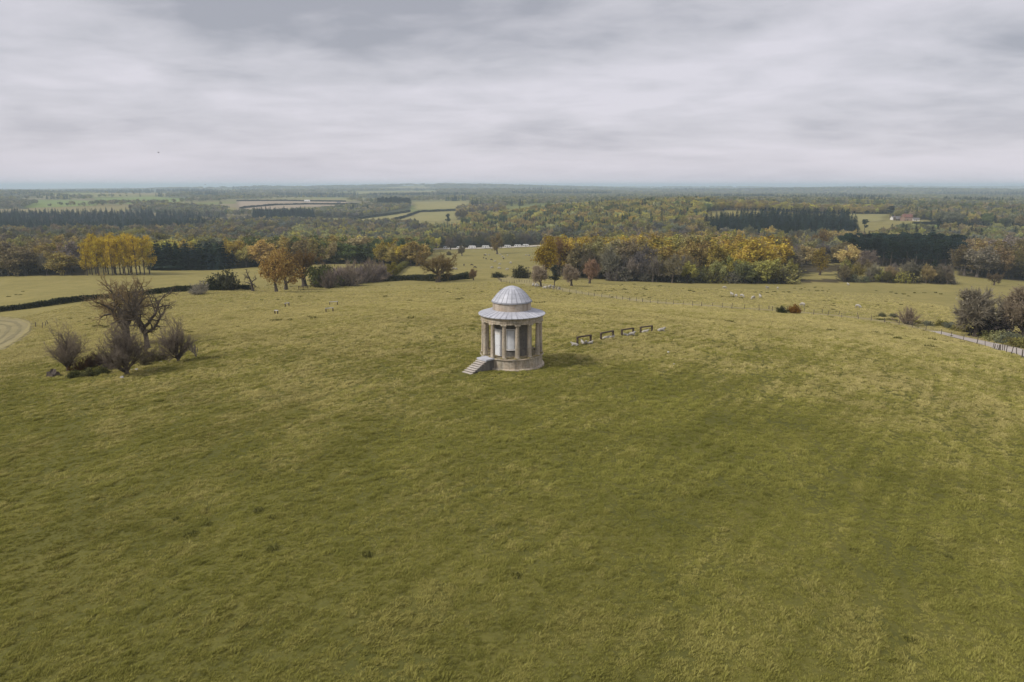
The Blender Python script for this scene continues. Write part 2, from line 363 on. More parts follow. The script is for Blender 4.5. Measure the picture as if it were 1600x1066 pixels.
# polygon, spacing, [(kind, weight, low, high, tints)], label, group
B = 'broad'; S = 'scrub'; C = 'conifer'; P_ = 'pine'; Y_ = 'yew'; T = 'twiggy'
WOODS = [
 ([(905, 312), (1060, 306), (1060, 345), (1000, 420), (880, 420), (868, 340)], 9.0, [(B, 5, 15, 19, (GOLD, GOLD, AMBER, BROWN)), (T, 3, 12, 16, (GREY, MAUVE))], 'amber and bare grey tree massed in the wood behind the beige round trees', 'trees of the oak wood'),
 ([(945, 298), (1080, 298), (1080, 325), (945, 325)], 5.5, [(T, 5, 9, 14, (GREY, MAUVE, GREY)), (S, 2, 4, 7, (SAGE, GREY))], 'bare grey tangled tree on the near edge of the golden wood', 'bare trees edging the oak wood'),
 ([(1055, 318), (1200, 318), (1230, 420), (1010, 420)], 9.5, [(B, 6, 15, 19, (GOLD, GOLD, AMBER, OLIVE)), (T, 1, 11, 14, (GREY,))], 'golden oak in the brightest stretch of the wood', 'golden oaks of the oak wood'),
 ([(1070, 300), (1240, 304), (1240, 326), (1070, 318)], 6.0, [(S, 4, 5, 8, (SAGE, PALE, OLIVE, GREY)), (B, 2, 8, 11, (OLIVE, PALE))], 'sage green shrubby tree along the foot of the golden wood', 'shrubby trees at the wood foot'),
 ([(1235, 312), (1490, 320), (1490, 338), (1240, 330)], 5.6, [(S, 6, 3, 7, (SAGE, GREY, OLIVE, UMBER)), (T, 4, 6, 10.5, (GREY, UMBER, BROWN))], 'low grey brown thorn in the thicket along the field edge', 'thorns of the field edge thicket'),
 ([(1195, 350), (1330, 390), (1330, 440), (1200, 440)], 10.0, [(B, 4, 11, 16, (BROWN, OLIVE, AMBER)), (T, 3, 10, 14, (GREY, MAUVE))], 'brown tree standing between the golden wood and the dark pines', 'trees before the pine block'),
 ([(1325, 430), (1500, 430), (1510, 520), (1310, 520)], 7.0, [(P_, 8, 15, 18, (DARK, DARK, BLUE)), (T, 1, 10, 13, (GREY,))], 'dark evergreen pine in the flat topped block behind the thicket', 'pines of the dark block'),
 ([(1495, 390), (1640, 385), (1660, 480), (1500, 490)], 10.0, [(B, 5, 15, 21, (RUST, RUST, UMBER)), (T, 3, 12, 18, (UMBER, RUST))], 'big rusty brown tree in the wood beside the dark pines', 'brown trees beside the pines'),
 ([(1000, 430), (1330, 450), (1350, 690), (1090, 700), (960, 600)], 12.5, [(T, 5, 11, 15, (GREY, MAUVE, SAGE)), (B, 4, 11, 16, (BROWN, OLIVE, SAGE, AMBER))], 'grey or brown tree in the dip between the golden wood and the firs', 'trees of the dip'),
 ([(850, 450), (1000, 430), (960, 600), (1090, 700), (1110, 860), (1100, 900), (1000, 800), (900, 750), (860, 620)], 12.5, [(T, 5, 11, 15, (GREY, MAUVE, SAGE)), (B, 5, 11, 16, (BROWN, OLIVE, SAGE, AMBER))], 'grey or brown tree in the hollow between the golden wood and the middle hill', 'trees of the hollow'),
 ([(1100, 760), (1330, 690), (1345, 800), (1320, 960), (1200, 980), (1110, 860)], 9.5, [(C, 9, 12, 24, (DARK, DARK, BLUE))], 'dark spire of a fir in the plantation below the farm field', 'firs of the plantation'),
 ([(1330, 560), (1640, 560), (1640, 800), (1420, 830), (1350, 700)], 13.0, [(B, 6, 10, 15, (OLIVE, BROWN, PALE, SAGE)), (C, 1, 14, 20, (DARK,))], 'olive tree on the slope under the farm', 'trees under the farm'),
 ([(1460, 1000), (1660, 900), (1700, 1300), (1430, 1300)], 13.0, [(B, 6, 12, 18, (GREEN, OLIVE, BROWN, SAGE)), (T, 2, 12, 16, (GREY,)), (C, 1, 15, 22, (DARK,))], 'green and brown tree on the rise beyond the farm', 'trees beyond the farm'),
 ([(1090, 1120), (1400, 1210), (1400, 1320), (1100, 1280)], 13.0, [(B, 6, 9, 14, (AMBER, OLIVE, BROWN, LIME))], 'golden hedgerow tree on the skyline of the farm ridge', 'ridge hedgerow trees'),
 ([(1395, 1085), (1462, 1075), (1440, 1310), (1395, 1310)], 11.0, [(B, 6, 11, 16, (BROWN, OLIVE, SAGE, GREEN)), (C, 1, 15, 20, (DARK,))], 'tree crowding behind the farmhouse roofs', 'trees behind the farmhouse'),
 ([(680, 745), (880, 745), (900, 850), (660, 850)], 10.0, [(T, 5, 10, 15, (GREY, SAGE, MAUVE)), (B, 3, 10, 15, (OLIVE, BROWN, SAGE))], 'grey green tree in the belt behind the white caravans', 'trees behind the caravans'),
 ([(660, 860), (1000, 800), (1100, 900), (1100, 1010), (880, 1100), (680, 1090)], 11.0, [(C, 5, 11, 18, (FIR, FIR, BLUE, DARK)), (B, 5, 11, 15, (LIME, OLIVE, PALE, AMBER))], 'young green fir or yellow tree on the hillside above the caravans', 'mixed hillside wood'),
 ([(880, 1100), (1090, 1010), (1120, 1180), (1100, 1330), (740, 1330), (720, 1150)], 12.5, [(B, 8, 12, 17, (LIME, OLIVE, AMBER, PALE, GREEN)), (C, 1, 14, 20, (DARK,))], 'yellow green tree on the crest of the middle hill', 'crest wood'),
 ([(360, 408), (610, 428), (655, 420), (650, 520), (360, 520), (355, 440)], 8.5, [(B, 8, 13, 17, (GREEN, GREEN, OLIVE, BROWN, AMBER)), (Y_, 1, 11, 14, (DARK,))], 'olive or amber tree in the wood behind the grey thicket', 'trees of the long wood'),
 ([(590, 405), (655, 398), (660, 440), (600, 450)], 8.0, [(B, 8, 11, 15, (AMBER, GOLD, BROWN))], 'amber tree rounding the end of the long wood beside the sheep field', 'amber trees at the wood end'),
 ([(240, 397), (350, 400), (355, 425), (240, 420)], 4.6, [(Y_, 8, 11, 17, (DARK, DARK, BLUE))], 'blackish evergreen in the dense row beside the yellow poplars', 'evergreens beside the poplars'),
 ([(245, 440), (300, 440), (300, 520), (240, 520)], 9.0, [(B, 5, 13, 15.5, (LIME, AMBER, LIME))], 'yellow leaved tree showing over the blackish evergreens', 'yellow trees over the evergreens'),
 ([(-60, 350), (135, 345), (140, 430), (120, 560), (-80, 560)], 9.0, [(B, 6, 11, 16, (BROWN, RUST, UMBER, AMBER, OLIVE)), (T, 4, 10, 14, (MAUVE, GREY))], 'russet or grey tree in the wood at the far side of the poplars', 'russet trees by the poplars'),
 ([(-80, 570), (330, 540), (430, 560), (470, 860), (420, 980), (340, 1010), (190, 860), (-80, 860)], 14.0, [(B, 6, 11, 16, (BROWN, UMBER, SAGE, OLIVE)), (T, 4, 10, 15, (GREY, UMBER))], 'brown grey tree in the broad vale wood beyond the poplars', 'trees of the vale wood'),
 ([(370, 540), (660, 540), (680, 740), (680, 1000), (460, 1050), (450, 800)], 13.0, [(B, 8, 11, 15, (OLIVE, LIME, PALE, BROWN, SAGE)), (C, 2, 11, 17, (FIR, FIR, DARK)), (T, 1, 9, 12, (GREY,))], 'olive tree in the vale wood beyond the long wood', 'mixed vale wood'),
 ([(330, 1060), (690, 1080), (640, 1250), (560, 1280), (380, 1330), (300, 1250)], 14.0, [(B, 6, 10, 15, (BROWN, SAGE, OLIVE)), (T, 5, 10, 14, (GREY, MAUVE))], '', ''),
 ([(-60, 900), (180, 900), (345, 1060), (345, 1280), (300, 1440), (230, 1500), (120, 1440), (-60, 1380)], 11.0, [(C, 9, 11, 19, (BLUE, DARK, BLUE, BLUE)), (T, 1, 9, 12, (GREY,))], '', ''),
 ([(395, 1330), (490, 1350), (490, 1500), (395, 1500)], 9.0, [(C, 9, 17, 25, (DARK, BLUE))], '', ''),
 ([(-80, 1650), (40, 1650), (60, 2000), (-80, 2200)], 15.0, [(T, 5, 12, 16, (GREY, SAGE)), (B, 2, 12, 16, (SAGE,))], '', ''),
 ([(200, 1620), (350, 1470), (350, 1700), (220, 1900)], 15.0, [(T, 4, 12, 16, (GREY, SAGE)), (B, 4, 12, 16, (SAGE, OLIVE))], '', ''),
 ([(480, 1480), (560, 1480), (640, 1760), (640, 1900), (590, 1850), (500, 1600)], 14.0, [(T, 4, 11, 16, (GREY, SAGE)), (B, 6, 11, 16, (SAGE, BROWN, OLIVE))], '', ''),
 ([(715, 1360), (780, 1360), (790, 1700), (715, 1650)], 13.0, [(T, 6, 14, 19, (GREY, MAUVE)), (B, 3, 13, 18, (OLIVE, AMBER))], '', ''),
 ([(590, 1900), (640, 1880), (640, 2000), (590, 2000)], 13.0, [(P_, 6, 17, 24, (BLUE, DARK))], '', ''),
]
# meadows and clearings that stay open in the far country
def wpoly(pts): return [at_dist(px, Y)[:2] for px, Y in pts]
for w in WOODS: pass
WOODS = [(wpoly(w[0]), *w[1:]) for w in WOODS]

# ------------------------------------------------------------------ ground sheet
TX, TY = -0.02, 63.3                                     # the temple's centre
TZ = gz(TX, TY)
def perlin(x, y, seed):
    ix = np.floor(x).astype(np.int64); iy = np.floor(y).astype(np.int64); fx = x - ix; fy = y - iy
    def g(a, b, dx, dy):
        h = (a * 374761393 + b * 668265263 + seed * 974634577) & 0xffffffff
        h = ((h ^ (h >> 13)) * 1274126177) & 0xffffffff; h = h ^ (h >> 16)
        t = (h & 0xffff) * (2 * PI / 65536); return np.cos(t) * dx + np.sin(t) * dy
    u = fx ** 3 * (fx * (fx * 6 - 15) + 10); v = fy ** 3 * (fy * (fy * 6 - 15) + 10)
    a = g(ix, iy, fx, fy); b = g(ix + 1, iy, fx - 1, fy); c = g(ix, iy + 1, fx, fy - 1); d = g(ix + 1, iy + 1, fx - 1, fy - 1)
    return (a + (b - a) * u) * (1 - v) + (c + (d - c) * u) * v
def fbm(x, y, s, seed, oct=3):
    x = np.asarray(x, float); y = np.asarray(y, float); out = 0.0; amp = 1.5; f = 1.0 / s
    for o in range(oct):
        out = out + amp * perlin(x * f + 11.3 * o + .21, y * f + 7.7 * o + .37, seed + o * 17); amp *= 0.55; f *= 2.03
    return out
def micro(x, y):
    d = np.hypot(x, y); k = 1 - sstep(d, 90, 170)
    t = sstep(np.hypot(x - TX, y - TY), 3.3, 5.0)
    return k * t * (0.05 * fbm(x, y, 1.1, 3, 2) + 0.09 * fbm(x, y, 5.0, 4, 2))
def far_wood(x, y):
    """0..1: how wooded the far country is"""
    return fbm(x, y * 0.55, 900, 21, 3) + np.where(x < -.07 * y, 0.03, 0.25)
def build_ground():
    az = np.concatenate([np.linspace(-PI, -0.86, 36, endpoint=False), np.linspace(-0.86, 0.86, 420, endpoint=False), np.linspace(0.86, PI, 36, endpoint=False)])
    rad = np.concatenate([[1.5, 5, 9], np.geomspace(13, 180, 190), np.geomspace(184, 4000, 150)[1:], np.geomspace(4100, 38000, 60)])
    A, Rr = np.meshgrid(az, rad); x = (Rr * np.sin(A)).ravel(); y = (Rr * np.cos(A)).ravel()
    z = ground(x, y) + micro(x, y)
    x = np.append(x, 0.0); y = np.append(y, 0.0); z = np.append(z, gz(0, 0))
    na, nr = len(az), len(rad)
    i, j = np.meshgrid(np.arange(nr - 1), np.arange(na), indexing='ij'); j2 = (j + 1) % na
    quads = np.stack([i * na + j, i * na + j2, (i + 1) * na + j2, (i + 1) * na + j], -1).reshape(-1, 4)[:, ::-1]
    jj = np.arange(na); tri = np.stack([np.full(na, na * nr), jj, (jj + 1) % na], -1)[:, ::-1]
    wood = np.zeros(len(x))
    for w in WOODS: wood[inside(w[0], x, y)] = 1
    d = np.hypot(x, y)
    fw = np.clip(far_wood(x, y) * 3 + 0.3, 0, 1) * sstep(d, 2000, 2600); wood = np.maximum(wood, fw * 0.9)
    straw_mix = -.12 + sstep(y, 60, 150) * 0.92 - 0.18 * sstep(d, 350, 700)  # ground colour: dark green near the camera, straw farther down the slope
    straw_mix = np.clip(straw_mix , -.2, 1)
    far = sstep(d, 1100, 1900)
    me = raw_mesh('ground', np.stack([x, y, z], 1), [quads, tri], None, {'wood': wood, 'straw_mix': straw_mix, 'far': far}, True)
    m, nt = new_mat('pasture'); b = NB(nt); p = b.pos()
    n_big = b.noise(p, 0.035, 4, 0.55); n_mid = b.noise(p, 0.25, 4, 0.6); n_fine = b.noise(p, 2.2, 4, 0.65); n_vf = b.noise(p, 9.0, 3, 0.7)
    green = b.mix(b.ramp(n_mid, [(0.35, 0.0), (0.65, 1.0)]), (0.10, 0.10, 0.026), (0.15, 0.14, 0.036))
    straw = b.mix(b.ramp(n_mid, [(0.35, 0.0), (0.65, 1.0)]), (0.27, 0.23, 0.078), (0.33, 0.275, 0.10))
    dr = b.math('ADD', b.attr('straw_mix').outputs['Fac'], b.math('MULTIPLY', b.math('SUBTRACT', n_big, 0.5), 0.8), True)
    c = b.mix(dr, green, straw)
    c = b.mix(b.math('MULTIPLY', b.ramp(n_fine, [(0.52, 0.0), (0.72, 1.0)]), 0.55), c, (0.085, 0.085, 0.028))
    c = b.mix(b.math('MULTIPLY', b.ramp(n_vf, [(0.5, 0.0), (0.75, 1.0)]), 0.15), c, (0.28, 0.25, 0.10))
    # the patchwork of far fields
    vo = b.nd('ShaderNodeTexVoronoi'); vo.inputs['Scale'].default_value = 0.0042; b.L.new(p, vo.inputs['Vector'])
    sepc = b.nd('ShaderNodeSeparateColor'); b.L.new(vo.outputs['Color'], sepc.inputs[0])
    fld = b.ramp(sepc.outputs[0], [(0.0, (0.12, 0.165, 0.045)), (0.35, (0.18, 0.195, 0.06)), (0.6, (0.23, 0.205, 0.08)), (1.0, (0.25, 0.205, 0.14))])
    c = b.mix(b.math('MULTIPLY', b.attr('far').outputs['Fac'], 0.75), c, fld)
    litter = b.mix(n_mid, (0.05, 0.04, 0.022), (0.10, 0.08, 0.04))
    litter = b.mix(b.attr('far').outputs['Fac'], litter, (0.085, 0.095, 0.055)); c = b.mix(b.attr('wood').outputs['Fac'], c, litter)
    h = b.math('ADD', b.math('MULTIPLY', n_fine, 1.0), b.math('MULTIPLY', n_vf, 0.4))
    b.principled(c, 0.95, h, 0.7, 0.18, 0.1)
    me.materials.append(m); M['pasture'] = m
    tag(link('ground', me), 'olive grass hill running down to fields and wooded country', None, None, 'structure')
build_ground()

def sheet(name, pts, mat, lift=0.05, step=3.0, label=None):
    """a flush patch of ground following the land inside a world outline"""
    P2 = np.array(pts); x0, y0 = P2.min(0); x1, y1 = P2.max(0)
    nx = max(2, int((x1 - x0) / step) + 1); ny = max(2, int((y1 - y0) / step) + 1)
    gx, gy = np.meshgrid(np.linspace(x0, x1, nx), np.linspace(y0, y1, ny)); ok = inside(pts, gx.ravel(), gy.ravel()).reshape(gx.shape)
    z = ground(gx, gy) + micro(gx, gy) + lift; idx = np.arange(nx * ny).reshape(ny, nx)
    q = np.stack([idx[:-1, :-1], idx[:-1, 1:], idx[1:, 1:], idx[1:, :-1]], -1)
    cen = inside(pts, (gx[:-1, :-1] + gx[1:, 1:]).ravel() / 2, (gy[:-1, :-1] + gy[1:, 1:]).ravel() / 2)
    me = raw_mesh(name, np.stack([gx.ravel(), gy.ravel(), z.ravel()], 1), [q.reshape(-1, 4)[cen]], mat, None, True)
    return tag(link(name, me), label, None, None, 'structure')
def ribbon(name, line, w, mat, lift, step=2.0, label=None, wj=0.25):
    L_ = np.array(line, float); seg = np.hypot(*np.diff(L_, axis=0).T); s = np.concatenate([[0], np.cumsum(seg)])
    t = np.arange(0, s[-1], step); x = np.interp(t, s, L_[:, 0]); y = np.interp(t, s, L_[:, 1])
    k = np.ones(9) / 9
    xs = np.convolve(np.pad(x, 4, 'edge'), k, 'valid'); ys = np.convolve(np.pad(y, 4, 'edge'), k, 'valid')
    dx, dy = np.gradient(xs), np.gradient(ys); n = np.hypot(dx, dy); nx, ny = -dy / n, dx / n
    W = np.broadcast_to(np.interp(t, s, w) if np.ndim(w) else w, t.shape) * 0.5
    W2 = W * (1 + wj * fbm(t, t * 0, 9, 5)); W1 = W * (1 + wj * fbm(t, t * 0, 9, 6)); u = np.linspace(-1, 1, 7)
    X = xs[:, None] + nx[:, None] * np.where(u < 0, W1[:, None] * u, W2[:, None] * u); Y = ys[:, None] + ny[:, None] * np.where(u < 0, W1[:, None] * u, W2[:, None] * u)
    Z = ground(X, Y) + micro(X, Y) + lift; nn = len(t); idx = np.arange(nn * 7).reshape(nn, 7)
    q = np.stack([idx[:-1, :-1], idx[:-1, 1:], idx[1:, 1:], idx[1:, :-1]], -1).reshape(-1, 4)
    me = raw_mesh(name, np.stack([X.ravel(), Y.ravel(), Z.ravel()], 1), [q], mat, None, True)
    return tag(link(name, me), label, None, None, 'structure')
def mat_soil(name, c1, c2, scale):
    m, nt = new_mat(name); b = NB(nt); p = b.pos(); n = b.noise(p, scale, 5, 0.65); n2 = b.noise(p, scale * 0.12, 3)
    f = b.math('ADD', b.math('MULTIPLY', n, 0.6), b.math('MULTIPLY', n2, 0.4))
    b.principled(b.mix(b.ramp(f, [(0.38, 0.0), (0.62, 1.0)]), c1, c2), 0.95, n, 0.5, 0.06, 0.1); return m
M['gravel'] = mat_soil('track_gravel', (0.38, 0.335, 0.295), (0.50, 0.45, 0.41), 1.4)
M['verge'] = mat_soil('worn_verge', (0.255, 0.22, 0.09), (0.33, 0.28, 0.135), 0.5)
M['bare'] = mat_soil('trodden_earth', (0.23, 0.20, 0.10), (0.31, 0.265, 0.14), 0.6)
M['rutted'] = mat_soil('rutted_earth', (0.18, 0.16, 0.08), (0.25, 0.215, 0.12), 0.8)
M['tan'] = mat_soil('ploughed_tan', (0.30, 0.24, 0.165), (0.36, 0.29, 0.21), 0.03)
M['crop'] = mat_soil('spring_crop', (0.15, 0.20, 0.05), (0.20, 0.25, 0.07), 0.03)
M['hay'] = mat_soil('hay_field', (0.22, 0.205, 0.07), (0.285, 0.25, 0.10), 0.03)
M['lot'] = mat_soil('caravan_ground', (0.42, 0.38, 0.30), (0.52, 0.47, 0.40), 0.1)

FENCE_PX = [(812, 441), (845, 448), (880, 456), (920, 462), (960, 467), (1000, 472), (1050, 476), (1100, 479), (1150, 483), (1200, 486), (1230, 488), (1266, 491), (1312, 496), (1348, 500), (1400, 507), (1440, 516), (1472, 523.5), (1491, 529), (1510, 533.5), (1529, 538.5), (1551, 545), (1572, 551.5), (1598, 559.5), (1660, 580)]
FENCE = [spot(*p)[:2] for p in FENCE_PX]
def shifted(line, d):
    L_ = np.array(line); t = np.gradient(L_, axis=0); n = np.stack([-t[:, 1], t[:, 0]], 1); n /= np.linalg.norm(n, axis=1)[:, None]; return L_ + n * d
TRACK = shifted(FENCE, 3.1)
k_gravel = 15
ribbon('track_verge', [spot(780, 437)[:2]] + [tuple(p) for p in TRACK[:k_gravel + 3]], 5.6, M['verge'], 0.05, 2.0, 'pale worn grass lane inside the wire fence')
ribbon('gravel_track', [tuple(p) for p in TRACK[k_gravel:]], 4.9, M['gravel'], 0.10, 1.0, 'pale gravel track curving round the foot of the hill', 0.12)
sheet('worn_ground', [spot(*p)[:2] for p in ((782, 433), (815, 432), (840, 439), (850, 447), (825, 447), (800, 442), (785, 440))], M['verge'], 0.07, 3.0, 'bare worn ground where the lane meets the hedge')
def mat_soil_ring(): return M['bare']
ring = [spot(px, py)[:2] for px, py in ((-30, 494), (10, 496), (38, 499), (51, 506), (46, 520), (30, 533), (8, 546), (-30, 556))]
sheet('trodden_earth', ring, M['bare'], 0.05, 1.2, 'pale trodden ring of bare earth beside the old tree clump')
for k_, w_ in ((.30, .7), (.52, .7), (.74, .8), (.93, .6)):
    cx_ = np.mean([p[0] for p in ring]) - 6; cy_ = np.mean([p[1] for p in ring])
    ribbon('wheel_track', [(cx_ + (p[0] - cx_) * k_, cy_ + (p[1] - cy_) * k_) for p in ring], w_, M['verge'] if k_ > .9 else M['rutted'], .09, .8, 'curving wheel line in the trodden ring of earth', .95)
for nm, pts, mt, lb in (
  ('ploughed_field', ((370, 2330), (440, 2400), (535, 2330), (565, 2060), (475, 1900), (372, 1640)), 'tan', 'tan ploughed field far beyond the vale wood'),
  ('crop_field', ((40, 1690), (40, 2430), (150, 2290), (150, 1840)), 'crop', 'bright green crop field above the far conifers'),
  ('crop_field', ((148, 2580), (232, 2960), (295, 2730), (285, 2280), (215, 2000), (160, 2000)), 'crop', 'long green crop field on the far slope'),
  ('hay_field', ((645, 2260), (730, 2260), (730, 1740), (650, 1740)), 'hay', 'pale hay field below the blue wooded ridge'),
  ('crop_field', ((305, 2920), (305, 3270), (415, 3220), (405, 2920)), 'crop', 'small green field far up the vale'),
  ('hay_field', ((622, 1420), (655, 1640), (716, 1640), (713, 1370), (680, 1340)), 'hay', 'straw coloured hay field above the middle wood'),
  ('hay_field', ((535, 1370), (590, 1500), (640, 1650), (655, 1620), (618, 1420), (560, 1350)), 'hay', 'narrow olive hay field beside the straw one'),
  ('hay_field', ((1308, 1060), (1312, 1200), (1388, 1200), (1378, 1010), (1330, 1000)), 'hay', 'small hay field below the ridge hedge'),
  ('crop_field', ((1425, 920), (1420, 960), (1500, 960), (1505, 850), (1440, 835)), 'crop', 'green paddock in front of the farmhouse'),
  ('caravan_ground', ((636, 718), (640, 735), (850, 738), (850, 716)), 'lot', 'pale strip of ground under the white caravans')):
    sheet(nm, wpoly(pts), M[mt], 0.35, 14.0, lb)

# ------------------------------------------------------------------ haze
def build_haze():
    x0, x1, y0, y1, z0, z1 = -42000, 42000, -42000, 42000, -212, 56
    b = MB().box(x0, x1, y0, y1, z0, z1)
    m, nt = new_mat('haze'); n = NB(nt)
    v = n.nd('ShaderNodeVolumePrincipled'); v.inputs['Color'].default_value = (0.70, 0.855, 1.0, 1); v.inputs['Density'].default_value = 1.4e-4
    v.inputs['Anisotropy'].default_value = 0.0
    o = n.nd('ShaderNodeOutputMaterial'); n.L.new(v.outputs[0], o.inputs['Volume'])
    h = b.obj('haze', m); tag(h, None, None, None, 'stuff')
build_haze()

# ------------------------------------------------------------------ trees: skeletons, twigs, leaves
def unit(v): return v / (np.linalg.norm(v) + 1e-9)
def grow(rng, p, d, L, r, lv, sp, out, tips):
    n = sp['nseg'][lv]; pts = [np.array(p, float)]; d = unit(np.array(d, float)); dirs = [d]
    for i in range(n):
        d = unit(d + rng.normal(0, sp['wob'][lv], 3) + np.array([0, 0, sp['trop'][lv]]))
        pts.append(pts[-1] + d * L / n); dirs.append(d)
    r1 = r * sp['taper'][lv]; rad = np.linspace(r, r1, n + 1)
    out.append((np.array(pts), rad, lv))
    last = lv == len(sp['nseg']) - 1
    if last: tips.append((pts[-1], d, L)); tips.append((pts[len(pts) // 2], dirs[len(pts) // 2], L)); return
    k = int(rng.integers(sp['kids'][lv][0], sp['kids'][lv][1] + 1)); a0 = rng.uniform(0, 2 * PI)
    for c in range(k):
        t = sp['t0'][lv] + (1 - sp['t0'][lv]) * (c + rng.uniform(0.3, 1.0)) / k; f = min(t, 1) * n; i = min(int(f), n - 1)
        q = pts[i] + (pts[i + 1] - pts[i]) * (f - i); bd = dirs[i + 1]
        az = a0 + c * 2.4 + rng.normal(0, 0.4); q_ = math.sqrt(rng.uniform(.03, 1.0)) * 1.2 if lv == 0 and sp.get('fan') else rng.uniform(0.75, 1.25); an = sp['ang'][lv] * q_; lf_ = 1.22 - .38 * q_ if lv == 0 and sp.get('fan') else 1.0
        u = unit(np.cross(bd, [0.31, 0.77, 0.55])); w = np.cross(bd, u)
        nd = bd * math.cos(an) + (u * math.cos(az) + w * math.sin(az)) * math.sin(an)
        rr = min(rad[i] * 0.95, r * sp['rr'][lv] * rng.uniform(0.8, 1.15))
        grow(rng, q, nd, lf_ * L * sp['lr'][lv] * rng.uniform(0.75, 1.2) * (1.15 - 0.4 * t), rr, lv + 1, sp, out, tips)
    if sp.get('lead', (1,) * 9)[lv]: grow(rng, pts[-1], dirs[-1], L * sp['lr'][lv] * 0.95, r1 * 0.98, lv + 1, sp, out, tips)
def tubes(branches, sides):
    V = []; Q = []; n0 = 0
    for pts, rad, lv in branches:
        k = sides[min(lv, len(sides) - 1)]; m = len(pts)
        t = np.gradient(pts, axis=0); t /= np.linalg.norm(t, axis=1)[:, None] + 1e-9
        u = np.cross(t, [0.37, 0.21, 0.905]); u /= np.linalg.norm(u, axis=1)[:, None] + 1e-9; w = np.cross(t, u)
        a = np.arange(k) * 2 * PI / k
        ring = pts[:, None] + (u[:, None] * np.cos(a)[None, :, None] + w[:, None] * np.sin(a)[None, :, None]) * rad[:, None, None]
        V.append(ring.reshape(-1, 3)); i, j = np.meshgrid(np.arange(m - 1), np.arange(k), indexing='ij'); j2 = (j + 1) % k
        Q.append((np.stack([i * k + j, i * k + j2, (i + 1) * k + j2, (i + 1) * k + j], -1) + n0).reshape(-1, 4)); n0 += m * k
    return np.concatenate(V), np.concatenate(Q)
def twigs(rng, tips, per, length, width, spread, up=0.15):
    """thin slivers fanning out from the branch ends"""
    P = np.array([t[0] for t in tips]); D = np.array([t[1] for t in tips])
    P = np.repeat(P, per, 0); D = np.repeat(D, per, 0); n = len(P)
    D = D + rng.normal(0, spread, (n, 3)) + [0, 0, up]; D /= np.linalg.norm(D, axis=1)[:, None]
    L = length * rng.uniform(0.5, 1.3, n)[:, None]; s = np.cross(D, rng.normal(0, 1, (n, 3))); s /= np.linalg.norm(s, axis=1)[:, None] + 1e-9
    P = P - D * L * rng.uniform(0, .5, (n, 1))
    V = np.stack([P - s * width / 2, P + s * width / 2, P + D * L], 1).reshape(-1, 3); return V, np.arange(n * 3).reshape(-1, 3), np.repeat(rng.uniform(0, 1, n), 3)
def leaves(rng, C, per, spread, size):
    C = np.asarray(C); P = np.repeat(C, per, 0); g = np.repeat(rng.normal(0, 0.22, len(C)), per); n = len(P); P = P + rng.normal(0, spread, (n, 3)) * [1, 1, 0.8]
    a = rng.normal(0, 1, (n, 3)); a /= np.linalg.norm(a, axis=1)[:, None]; b = np.cross(a, rng.normal(0, 1, (n, 3))); b /= np.linalg.norm(b, axis=1)[:, None] + 1e-9
    s = (size * rng.uniform(0.55, 1.3, n))[:, None]; a = a * s; b = b * s * 0.62
    V = np.stack([P - a, P - b, P + a, P + b], 1).reshape(-1, 3)
    v = np.clip(rng.uniform(0.1, 0.9, n) + g, 0, 1); return V, np.arange(n * 4).reshape(-1, 4), np.repeat(v, 4)
def norm_h(V_list, h=1.0):
    zmax = max(np.percentile(v[:, 2], 99.7) for v in V_list if len(v)); return h / zmax
OAK = dict(lead=(0, 1, 1, 1, 1), nseg=(4, 5, 5, 4, 3), wob=(.10, .19, .25, .28, .28), trop=(.02, .10, .06, .04, .03), taper=(.72, .5, .45, .4, .35), kids=((7, 7), (4, 5), (4, 5), (3, 4)), t0=(.50, .25, .25, .25), ang=(1.0, .85, .8, .8), rr=(.55, .5, .5, .5), lr=(1.25, .6, .6, .6))
BROAD = dict(nseg=(4, 4, 3, 2), wob=(.08, .14, .2, .2), trop=(.02, .10, .06, .04), taper=(.6, .45, .4, .35), kids=((7, 9), (5, 6), (4, 5)), t0=(.35, .2, .2), ang=(.85, .75, .75), rr=(.45, .45, .5), lr=(.78, .55, .55))
VASE = dict(fan=1, nseg=(2, 6, 5, 4, 3), wob=(.05, .09, .14, .18, .2), trop=(.05, .03, .05, .06, .05), taper=(.9, .35, .3, .3, .3), kids=((14, 16), (6, 8), (4, 5), (2, 3)), t0=(.3, .12, .12, .15), ang=(.74, .50, .50, .5), rr=(.5, .45, .5, .5), lr=(4.6, .50, .52, .5))
SNAG = dict(nseg=(5, 6, 5, 3), wob=(.10, .28, .35, .35), trop=(.02, .02, .04, .03), taper=(.6, .4, .35, .3), kids=((4, 5), (3, 4), (3, 4)), t0=(.45, .3, .2), ang=(1.0, .85, .8), rr=(.5, .45, .45), lr=(.8, .6, .55))
